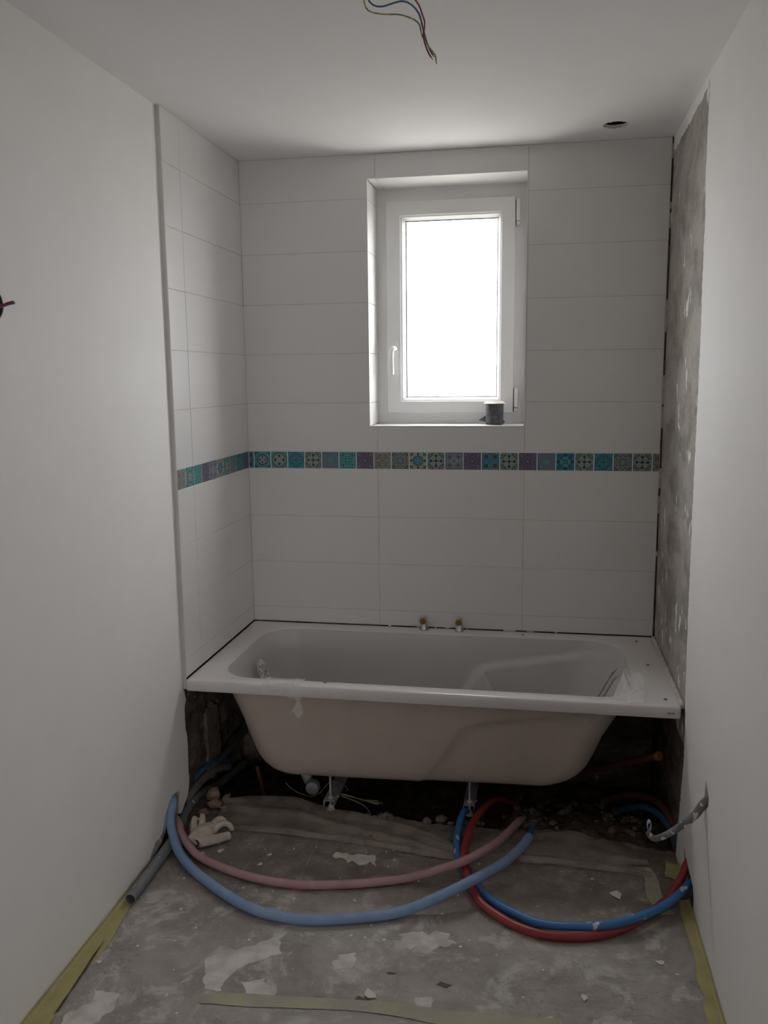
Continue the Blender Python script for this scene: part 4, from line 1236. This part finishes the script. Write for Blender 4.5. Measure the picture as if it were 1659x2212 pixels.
# torn holes in the sheet
for (x, y, sx, sy_) in ((0.800, -1.575, 0.020, 0.016), (1.002, -1.482, 0.020, 0.010), (0.858, -1.46, 0.014, 0.0045)):
    patch([(x - sx, y - sy_ * .3), (x - sx * .5, y + sy_), (x + sx, y + sy_ * .2), (x + sx * .3, y - sy_)], int(x * 100), mat('brown_under_tear', (0.13, 0.075, 0.055), 0.7), 0.0012, 'tear', 0.002)

# ------------------------------------------------------------------ earth and rubble under the tub
bm = bmesh.new()
def earth(u, v):
    x, y = lerp(-0.075, 1.712, u), lerp(-0.76, 0.012, v)
    base = lerp(-0.15, -0.135, u)
    up = smooth01(0.98, 1.2, x + 0.08 * nz(x, y, 0, 5)) * smooth01(-0.12, -0.60, y)
    h = base + 0.118 * up + 0.020 * fbm(x, y, 0, 8) + 0.012 * abs(fbm(x, y, 3, 26)) * (0.4 + up)
    lf = smooth01(0.12, 0.0, x) * smooth01(-0.35, -0.58, y)
    h += 0.10 * lf
    e = -0.62
    if y < e: h = min(h, -0.008) if x > 1.0 else min(h, -0.03)
    return Vector((x, y, h))
grid(bm, 130, 60, earth)
tag(obj('loose_earth', bm, M_earth, None, smooth=False), 'dark loose earth and rubble in the pit under the bathtub', 'earth', kind='stuff')
def rock(seed, s, m, flat=0.7):
    bm = bmesh.new(); bmesh.ops.create_icosphere(bm, subdivisions=1, radius=1)
    r = random.Random(seed)
    sx, sy, sz = r.uniform(.7, 1.3), r.uniform(.6, 1.1), flat * r.uniform(.7, 1.1)
    for v in bm.verts:
        k = 1 + 0.75 * nz(v.co.x + seed, v.co.y, v.co.z, 1.3) + 0.12 * nz(v.co.x, v.co.y + seed, v.co.z, 4)
        v.co = Vector((v.co.x * sx, v.co.y * sy, v.co.z * sz)) * k * s
    return bm
protos = [rock(i, 1.0, None) for i in range(5)]
pm = []
for i, b_ in enumerate(protos):
    me = bpy.data.meshes.new('chunk'); bmesh.ops.recalc_face_normals(b_, faces=b_.faces); b_.to_mesh(me); b_.free(); me.materials.append(M_chunk); pm.append(me)
q = random.Random(31)
spots = []
for k in range(16):      # along the broken slab edge
    x = q.uniform(0.62, 1.05); spots.append((x, -0.648 + q.uniform(-0.012, 0.02), q.uniform(-0.002, 0.006), q.uniform(0.008, 0.022)))
for k in range(60):
    x, y = q.uniform(1.12, 1.66), q.uniform(-0.62, -0.2)
    up = smooth01(0.98, 1.2, x) * smooth01(-0.12, -0.60, y)
    spots.append((x, y, -0.130 + 0.118 * up + 0.008, q.uniform(0.007, 0.022)))
def heap(name, sel, m, label):
    bm = bmesh.new()
    for k, (x, y, z, s_) in sel:
        b2 = bmesh.new(); b2.from_mesh(pm[k % 5])
        bmesh.ops.transform(b2, matrix=Matrix.Translation((x, y, z)) @ Matrix.Rotation(q.uniform(0, 6), 4, 'Z') @ Matrix.Rotation(q.uniform(-.4, .4), 4, 'X') @ Matrix.Scale(s_, 4), verts=b2.verts)
        me = bpy.data.meshes.new('tmp'); b2.to_mesh(me); b2.free(); bm.from_mesh(me); bpy.data.meshes.remove(me)
    return tag(obj(name, bm, m), label, 'rubble', kind='stuff')
sp = list(enumerate(spots))
heap('broken_screed', sp[:16], mottled('pale_screed', (0.25, 0.21, 0.18), (0.16, 0.13, 0.11), 60, 0.95), 'pale broken screed crumbs along the floor edge in front of the bathtub')
heap('rubble', sp[16:], M_chunk, 'brown rubble pieces lying in the loose earth under the bathtub')
bb = [(0.055, -0.665, 0.012, 0.030), (0.105, -0.690, 0.010, 0.024), (0.035, -0.735, 0.014, 0.020), (0.13, -0.63, 0.004, 0.026), (0.02, -0.60, 0.02, 0.035), (0.075, -0.60, 0.002, 0.022)]
for k, (x, y, z, s_) in enumerate(bb):
    bm = rock(40 + k, s_, None, 0.8); o = obj('brick_fragment', bm, M_brickbit); o.location = (x, y, z)
    tag(o, ['largest reddish brick fragment of those directly behind the glove', 'brick fragment right of the largest one behind the glove', 'small brick fragment against the grey pipe left of the glove fingers', 'brick fragment at the left end of the folded film', 'large brick fragment against the left masonry, deepest in the corner', 'brick fragment between corner piece and folded film'][k], 'rubble', 'brick fragments behind the glove')

# ------------------------------------------------------------------ pipes
RIB = 0.0012
def pipe(name, pts, r, m, label, rib=RIB, step=0.0022, n=14, cat='pipe', **k):
    return tag(tubeobj(name, pts, r, m, None, step, n, rib, **k), label, cat)
ZP = 0.0215
pb = [(-0.062, -0.815, 0.10), (-0.035, -0.842, 0.122), (-0.006, -0.893, 0.128), (0.003, -0.940, 0.098), (0.025, -0.976, 0.060), (0.08, -1.042, 0.030), (0.18, -1.131, ZP), (0.363, -1.253, ZP), (0.491, -1.293, ZP), (0.604, -1.294, ZP), (0.76, -1.253, ZP),
      (0.838, -1.221, 0.0225), (0.903, -1.192, 0.036), (0.969, -1.163, 0.058), (1.033, -1.117, 0.072), (1.085, -1.047, 0.066), (1.138, -0.946, 0.048), (1.186, -0.826, 0.031), (1.213, -0.745, 0.027)]
p = pipe('corrugated_pipe', pb, 0.0155, M_paleblue, 'faded pale blue corrugated pipe curving from the left wall hole across the floor')
p2 = tubeobj('inner_pipe', [(1.209, -0.755, 0.0273), (1.220, -0.700, 0.0285), (1.228, -0.655, 0.030)], 0.0095, M_darkblue, p, 0.004, 14); p2['label'] = 'dark blue inner pipe'
bm = bmesh.new()
for ra in (0.0098, 0.0075):
    pass
lathe(bm, [(0.0072, 0.0), (0.0098, 0.0), (0.0098, 0.004), (0.0072, 0.004)], 16, Matrix.Translation((1.2285, -0.653, 0.0301)) @ Vector((0.008, 0.037, 0.002)).to_track_quat('Z', 'Y').to_matrix().to_4x4())
obj('pipe_end', bm, M_pink, p)
pk = [(-0.055, -0.83, 0.045), (-0.015, -0.868, 0.058), (0.020, -0.912, 0.058), (0.040, -0.945, 0.050), (0.092, -0.998, 0.034), (0.16, -1.043, ZP), (0.326, -1.110, ZP), (0.501, -1.131, ZP), (0.672, -1.101, ZP), (0.811, -1.056, 0.0225), (0.883, -1.044, 0.038), (0.947, -1.034, 0.060), (1.01, -1.004, 0.072), (1.063, -0.928, 0.064), (1.117, -0.804, 0.040),
      (1.159, -0.674, 0.020), (1.183, -0.58, -0.005), (1.190, -0.53, -0.045)]
pipe('corrugated_pipe', pk, 0.0138, M_pink, 'faded pink corrugated pipe curving across the floor inside the pale blue one')
bl = [(1.002, -0.46, -0.09), (0.995, -0.53, -0.02), (0.978, -0.60, 0.022), (0.969, -0.72, 0.022), (0.975, -0.833, 0.0185), (0.999, -0.946, 0.018), (1.040, -1.026, 0.0185), (1.105, -1.112, 0.0205), (1.176, -1.169, 0.022), (1.254, -1.206, 0.0225), (1.344, -1.216, 0.031), (1.461, -1.199, 0.041), (1.584, -1.122, 0.048), (1.653, -1.047, 0.053), (1.690, -0.996, 0.056), (1.735, -0.940, 0.058)]
pipe('corrugated_pipe', bl, 0.0125, M_blue, 'bright blue corrugated pipe looping from under the bathtub to the right wall')
rd = [(1.17, -0.28, -0.11), (1.13, -0.36, -0.05), (1.085, -0.455, 0.005), (1.048, -0.562, 0.024), (1.014, -0.70, 0.028), (1.006, -0.80, 0.032), (1.006, -0.925, 0.0425), (1.02, -1.02, 0.0445), (1.046, -1.088, 0.036), (1.08, -1.144, 0.0245), (1.162, -1.212, 0.0195), (1.241, -1.247, 0.0195), (1.318, -1.250, 0.0195), (1.421, -1.224, 0.0195), (1.517, -1.153, 0.0195), (1.606, -1.060, 0.026), (1.654, -0.993, 0.042), (1.682, -0.950, 0.062), (1.700, -0.910, 0.077), (1.735, -0.87, 0.088)]
pipe('corrugated_pipe', rd, 0.0128, M_red, 'dark red corrugated pipe looping beside the bright blue one to right wall')
# grey waste pipe: along the left wall, open end towards the camera
gp = [(-0.040, -0.10, -0.105), (-0.037, -0.25, -0.075), (-0.034, -0.43, -0.040), (-0.032, -0.60, 0.008), (-0.030, -0.70, 0.021), (-0.019, -0.794, 0.0235), (0.003, -0.85, 0.0245), (0.012, -0.92, 0.0245), (0.0155, -1.014, 0.0245), (0.022, -1.163, 0.0245), (0.026, -1.291, 0.0245)]
bm = bmesh.new()
path = spline(gp, 0.012)
ro = tube(bm, path, 0.0172, 20, False)
ri = tube(bm, path[-9:], 0.0145, 20, False)
for k in range(20): bm.faces.new((ro[-1][k], ro[-1][(k + 1) % 20], ri[-1][(k + 1) % 20], ri[-1][k]))
bm.faces.new(ri[0]); bm.faces.new(ro[0][::-1])
tag(obj('waste_pipe', bm, M_greypipe, None, auto=0.8), 'grey open-ended waste pipe splashed with paint along the left wall', 'pipe')
# dark fittings at the left wall inside the recess
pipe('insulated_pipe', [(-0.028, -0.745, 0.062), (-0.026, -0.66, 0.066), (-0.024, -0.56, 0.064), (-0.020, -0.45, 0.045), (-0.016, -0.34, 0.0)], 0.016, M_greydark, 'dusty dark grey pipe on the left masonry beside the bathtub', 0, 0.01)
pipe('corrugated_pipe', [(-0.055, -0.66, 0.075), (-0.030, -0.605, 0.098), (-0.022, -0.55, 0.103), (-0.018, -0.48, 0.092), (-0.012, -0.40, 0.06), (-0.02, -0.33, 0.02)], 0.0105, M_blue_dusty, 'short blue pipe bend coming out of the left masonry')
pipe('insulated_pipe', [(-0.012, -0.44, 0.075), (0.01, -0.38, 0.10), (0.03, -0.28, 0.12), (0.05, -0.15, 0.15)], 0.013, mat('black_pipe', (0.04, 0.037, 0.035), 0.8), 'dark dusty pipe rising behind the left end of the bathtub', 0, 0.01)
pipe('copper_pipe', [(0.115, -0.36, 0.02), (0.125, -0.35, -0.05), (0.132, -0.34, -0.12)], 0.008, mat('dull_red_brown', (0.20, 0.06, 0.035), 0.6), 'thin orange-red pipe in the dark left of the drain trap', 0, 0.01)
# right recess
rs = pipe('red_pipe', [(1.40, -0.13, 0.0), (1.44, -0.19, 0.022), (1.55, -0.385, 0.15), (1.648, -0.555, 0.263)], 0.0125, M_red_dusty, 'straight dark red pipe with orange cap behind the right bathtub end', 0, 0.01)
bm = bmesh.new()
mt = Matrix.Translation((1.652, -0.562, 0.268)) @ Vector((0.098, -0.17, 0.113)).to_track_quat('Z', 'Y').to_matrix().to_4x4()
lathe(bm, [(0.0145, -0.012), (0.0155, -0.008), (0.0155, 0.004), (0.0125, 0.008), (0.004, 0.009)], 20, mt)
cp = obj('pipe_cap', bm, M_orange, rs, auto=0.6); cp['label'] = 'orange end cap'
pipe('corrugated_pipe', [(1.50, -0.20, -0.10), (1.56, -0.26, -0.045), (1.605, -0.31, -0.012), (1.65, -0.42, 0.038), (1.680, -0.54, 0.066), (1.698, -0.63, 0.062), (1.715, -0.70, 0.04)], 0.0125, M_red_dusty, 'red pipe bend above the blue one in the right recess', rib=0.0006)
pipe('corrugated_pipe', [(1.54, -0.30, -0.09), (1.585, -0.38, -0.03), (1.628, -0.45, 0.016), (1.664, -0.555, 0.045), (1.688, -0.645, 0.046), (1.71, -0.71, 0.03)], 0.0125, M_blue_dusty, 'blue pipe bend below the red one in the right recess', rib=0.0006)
# conduit poking out of the slit in the right wall, crushed at its end
cpts = [(1.760, -1.150, 0.455), (1.715, -1.152, 0.425), (1.690, -1.150, 0.398), (1.668, -1.15, 0.362), (1.632, -1.15, 0.327), (1.600, -1.15, 0.301), (1.578, -1.15, 0.288), (1.562, -1.15, 0.284), (1.550, -1.15, 0.292), (1.545, -1.15, 0.303)]
cd = empty('cable_conduit', (1.69, -1.15, 0.40))
tag(cd, 'plaster-splashed grey corrugated conduit with crushed end poking from the right wall', 'conduit')
bm = bmesh.new()
pth = spline([Vector(p_) - Vector(cd.location) for p_ in cpts], 0.0022)
tube(bm, pth, lambda s: lerp(0.0125, 0.0095, smooth01(0.2, 0.9, s)), 14, True, 0.0010, lambda s: (1, lerp(1.0, 0.45, smooth01(0.55, 1.0, s))))
obj('sleeve', bm, M_conduit, cd, smooth=True)
bm = bmesh.new()      # crushed mouth: a pinched loop of the pipe wall
lp = []
for k in range(30):
    a = 2 * PI * k / 30
    lp.append(Vector((0.0065 * math.cos(a) * (0.55 + 0.45 * math.sin(a)), 0, 0.0165 * math.sin(a))))
ax = [Vector((1.5475, -1.152, 0.318)) - cd.location + p_ for p_ in lp]
for dy in (0,):
    ringsA = []
    for k in range(30):
        pa = ax[k]
        ringsA.append([bm.verts.new(pa + Vector((0, -0.008, 0))), bm.verts.new(pa + Vector((0, 0.010, 0))), bm.verts.new(pa * 1.0 + (lp[k].normalized() * 0.0022) + Vector((0, 0.010, 0))), bm.verts.new(pa + (lp[k].normalized() * 0.0022) + Vector((0, -0.008, 0)))])
    for k in range(30):
        a_, b2 = ringsA[k], ringsA[(k + 1) % 30]
        for j in range(4): bm.faces.new((a_[j], a_[(j + 1) % 4], b2[(j + 1) % 4], b2[j]))
o = obj('mouth', bm, mat('pale_blue_lining', (0.30, 0.42, 0.55), 0.5), cd, smooth=True)
o['label'] = 'crushed pale blue mouth'

# ------------------------------------------------------------------ wires
def wire(name, pts, m, label, r=0.0017, tip=True):
    o = tag(tubeobj(name, pts, r, m, None, 0.008, 8), label, 'wire')
    if tip:
        a, b_ = Vector(pts[-2]), Vector(pts[-1])
        d = (b_ - a).normalized()
        tubeobj('bare_tip', [b_ - d * 0.001, b_ + d * 0.003, b_ + d * 0.006], r * 0.7, M_copper, o, 0.004, 8)
    return o
YG = [(0.882, -1.55, 2.475), (0.86, -1.55, 2.438), (0.845, -1.55, 2.42), (0.836, -1.55, 2.388), (0.839, -1.55, 2.366), (0.852, -1.55, 2.355), (0.879, -1.552, 2.348), (0.914, -1.553, 2.344), (0.944, -1.553, 2.332), (0.956, -1.552, 2.321), (0.959, -1.55, 2.305), (0.966, -1.553, 2.29), (0.977, -1.553, 2.274), (0.989, -1.55, 2.26), (0.991, -1.55, 2.247)]
BL = [(0.878, -1.548, 2.475), (0.862, -1.546, 2.44), (0.85, -1.546, 2.42), (0.842, -1.546, 2.389), (0.854, -1.546, 2.371), (0.874, -1.546, 2.366), (0.9, -1.546, 2.371), (0.92, -1.546, 2.373), (0.939, -1.548, 2.363), (0.954, -1.548, 2.345), (0.96, -1.548, 2.325), (0.966, -1.548, 2.302), (0.971, -1.547, 2.286), (0.978, -1.548, 2.27), (0.984, -1.55, 2.26)]
RD = [(0.886, -1.55, 2.475), (0.905, -1.549, 2.43), (0.92, -1.549, 2.41), (0.942, -1.548, 2.378), (0.954, -1.548, 2.362), (0.961, -1.55, 2.343), (0.967, -1.554, 2.326), (0.966, -1.556, 2.308), (0.964, -1.556, 2.297), (0.969, -1.557, 2.278), (0.975, -1.556, 2.263), (0.981, -1.555, 2.254)]
wire('ceiling_wire', YG, M_wire_yg, 'yellow-green wire of the three hanging from the ceiling')
wire('ceiling_wire', BL, M_wire_b, 'blue wire of the three hanging from the ceiling', 0.0019)
wire('ceiling_wire', RD, M_wire_r, 'dark red wire of the three hanging from the ceiling')
# bundle of earth wires under the tub
wb = empty('wire_bundle', (0.52, -0.45, 0.0))
tag(wb, 'bundle of dusty yellow-green earth wires under the middle of the bathtub', 'wires')
def bw(pts, m, r=0.0015): tubeobj('wire', [Vector(p_) - wb.location for p_ in pts], r, m, wb, 0.008, 6)
q = random.Random(8)
for k in range(6):
    t_ = k / 5
    bw([(0.497, -0.485 - 0.004 * k, -0.004 + 0.005 * t_), (0.53 + 0.006 * k, -0.50, 0.000 - 0.012 * t_ + q.uniform(-.003, .004)), (0.585 + 0.01 * q.random(), -0.505 + 0.004 * k, -0.014 - 0.010 * t_ + q.uniform(-.004, .004)), (0.638 + 0.012 * q.random(), -0.51 + 0.004 * k, -0.022 + q.uniform(-.006, .006))], M_wire_y if k % 3 else M_wire_yg)
bw([(0.50, -0.50, -0.008), (0.55, -0.51, -0.016), (0.592, -0.515, -0.032), (0.612, -0.515, -0.058), (0.616, -0.515, -0.074)], M_wire_y, 0.002)
bw([(0.648, -0.50, -0.020), (0.658, -0.50, -0.024), (0.660, -0.50, -0.034)], M_wire_yg, 0.002)
bw([(0.500, -0.45, -0.012), (0.518, -0.47, 0.004), (0.510, -0.48, 0.026), (0.487, -0.49, 0.042), (0.465, -0.49, 0.046), (0.444, -0.49, 0.034), (0.412, -0.495, -0.004), (0.379, -0.50, -0.018), (0.345, -0.50, -0.012), (0.31, -0.50, 0.002), (0.275, -0.49, 0.024)], M_wire_yg)

# wall box with wires, left edge of the picture
eb = empty('electrical_box', (XL, BY, BZ))
tag(eb, 'open wall box with stripped wires in the left painted wall', 'electrical box')
bm = bmesh.new()
ro = [[bm.verts.new((xx, rr * math.cos(2 * PI * k / 28), rr * math.sin(2 * PI * k / 28))) for k in range(28)] for xx, rr in ((-0.0005, 0.0345), (-0.001, 0.0355), (-0.045, 0.0355), (-0.045, 0.0335), (-0.0005, 0.0335))]
for a, b_ in zip(ro, ro[1:] + ro[:1]):
    for k in range(28): bm.faces.new((a[k], a[(k + 1) % 28], b_[(k + 1) % 28], b_[k]))
capf = [bm.verts.new((-0.044, 0.0345 * math.cos(2 * PI * k / 28), 0.0345 * math.sin(2 * PI * k / 28))) for k in range(28)]
bm.faces.new(capf)
obj('cup', bm, M_cup, eb)
for k, (m, dz, lb) in enumerate(((M_wire_r, 0.004, 'dark red wire'), (M_wire_b, -0.001, 'blue black wire'), (M_wire_r, 0.001, 'dark red wire'))):
    w_ = tubeobj('wire', [(-0.042, -0.01, -0.012 + dz), (-0.015, 0.004, -0.010 + dz), (0.006, 0.014, -0.006 + dz), (0.020, 0.026, 0.001 + dz), (0.029, 0.033 + 0.002 * k, 0.004 + dz)], 0.0017, m, eb, 0.006, 8)
    w_['label'] = lb

# ------------------------------------------------------------------ cotton glove
gv = empty('work_glove', (0.103, -0.905, 0.010))
tag(gv, 'crumpled white cotton work glove with dark cuff opening on the floor', 'glove')
def gtube(bm, pts, r, n=12): tube(bm, spline([Vector(p_) for p_ in pts], 0.004), r, n)
bm = bmesh.new()
# palm and cuff (cuff mouth faces the camera), then five fingers
gtube(bm, [(-0.012, -0.072, 0.020), (-0.008, -0.048, 0.022), (0.004, -0.020, 0.024), (0.014, 0.008, 0.022), (0.02, 0.030, 0.018)], lambda s: 0.023 + 0.010 * math.sin(s * 2.6))
gtube(bm, [(0.006, -0.060, 0.018), (0.020, -0.040, 0.018), (0.034, -0.015, 0.018)], 0.019)
gtube(bm, [(0.014, -0.050, 0.018), (0.044, -0.034, 0.018), (0.072, -0.012, 0.018), (0.094, 0.010, 0.016)], lambda s: 0.0185 - 0.004 * s)      # broad finger, lower right
gtube(bm, [(0.030, 0.000, 0.022), (0.044, 0.030, 0.034), (0.062, 0.050, 0.036), (0.082, 0.050, 0.026), (0.088, 0.042, 0.014)], lambda s: 0.0125 - 0.003 * s)     # curled over
gtube(bm, [(0.020, 0.012, 0.024), (0.026, 0.044, 0.040), (0.040, 0.066, 0.042), (0.056, 0.066, 0.030), (0.060, 0.058, 0.018)], lambda s: 0.012 - 0.003 * s)
gtube(bm, [(-0.006, 0.000, 0.028), (-0.014, 0.030, 0.044), (-0.022, 0.056, 0.058)], lambda s: 0.0135 - 0.003 * s)                            # upright fold
gtube(bm, [(-0.020, -0.030, 0.026), (-0.034, 0.002, 0.044), (-0.040, 0.030, 0.060)], lambda s: 0.0135 - 0.003 * s)
for v in bm.verts: v.co.z = max(v.co.z, 0.002)
o = obj('knit', bm, M_glove, gv)
rm = o.modifiers.new('one_skin', 'REMESH'); rm.mode = 'VOXEL'; rm.voxel_size = 0.0028; rm.use_smooth_shade = True
sm = o.modifiers.new('soft', 'SMOOTH'); sm.iterations = 4; sm.factor = 0.5
bm = bmesh.new()
cpos, cdir = Vector((-0.0125, -0.0745, 0.0215)), Vector((-0.05, -0.9, 0.35)).normalized()
mt = Matrix.Translation(cpos) @ cdir.to_track_quat('Z', 'Y').to_matrix().to_4x4()
pr = [(0.0225, -0.010), (0.0250, 0.000), (0.0230, 0.006), (0.0195, 0.003), (0.017, -0.004), (0.004, -0.006)]
rings = [[bm.verts.new(mt @ Vector((r_ * math.cos(2 * PI * k / 28) * (1.15 + 0.12 * math.sin(4 * PI * k / 28)), r_ * math.sin(2 * PI * k / 28) * 0.80, z_))) for k in range(28)] for r_, z_ in pr]
for a, b_ in zip(rings, rings[1:]):
    for k in range(28): bm.faces.new((a[k], a[(k + 1) % 28], b_[(k + 1) % 28], b_[k]))
bm.faces.new(rings[-1])
o = obj('cuff_band', bm, M_cuff, gv, smooth=True); o['label'] = 'dark elastic cuff edge'
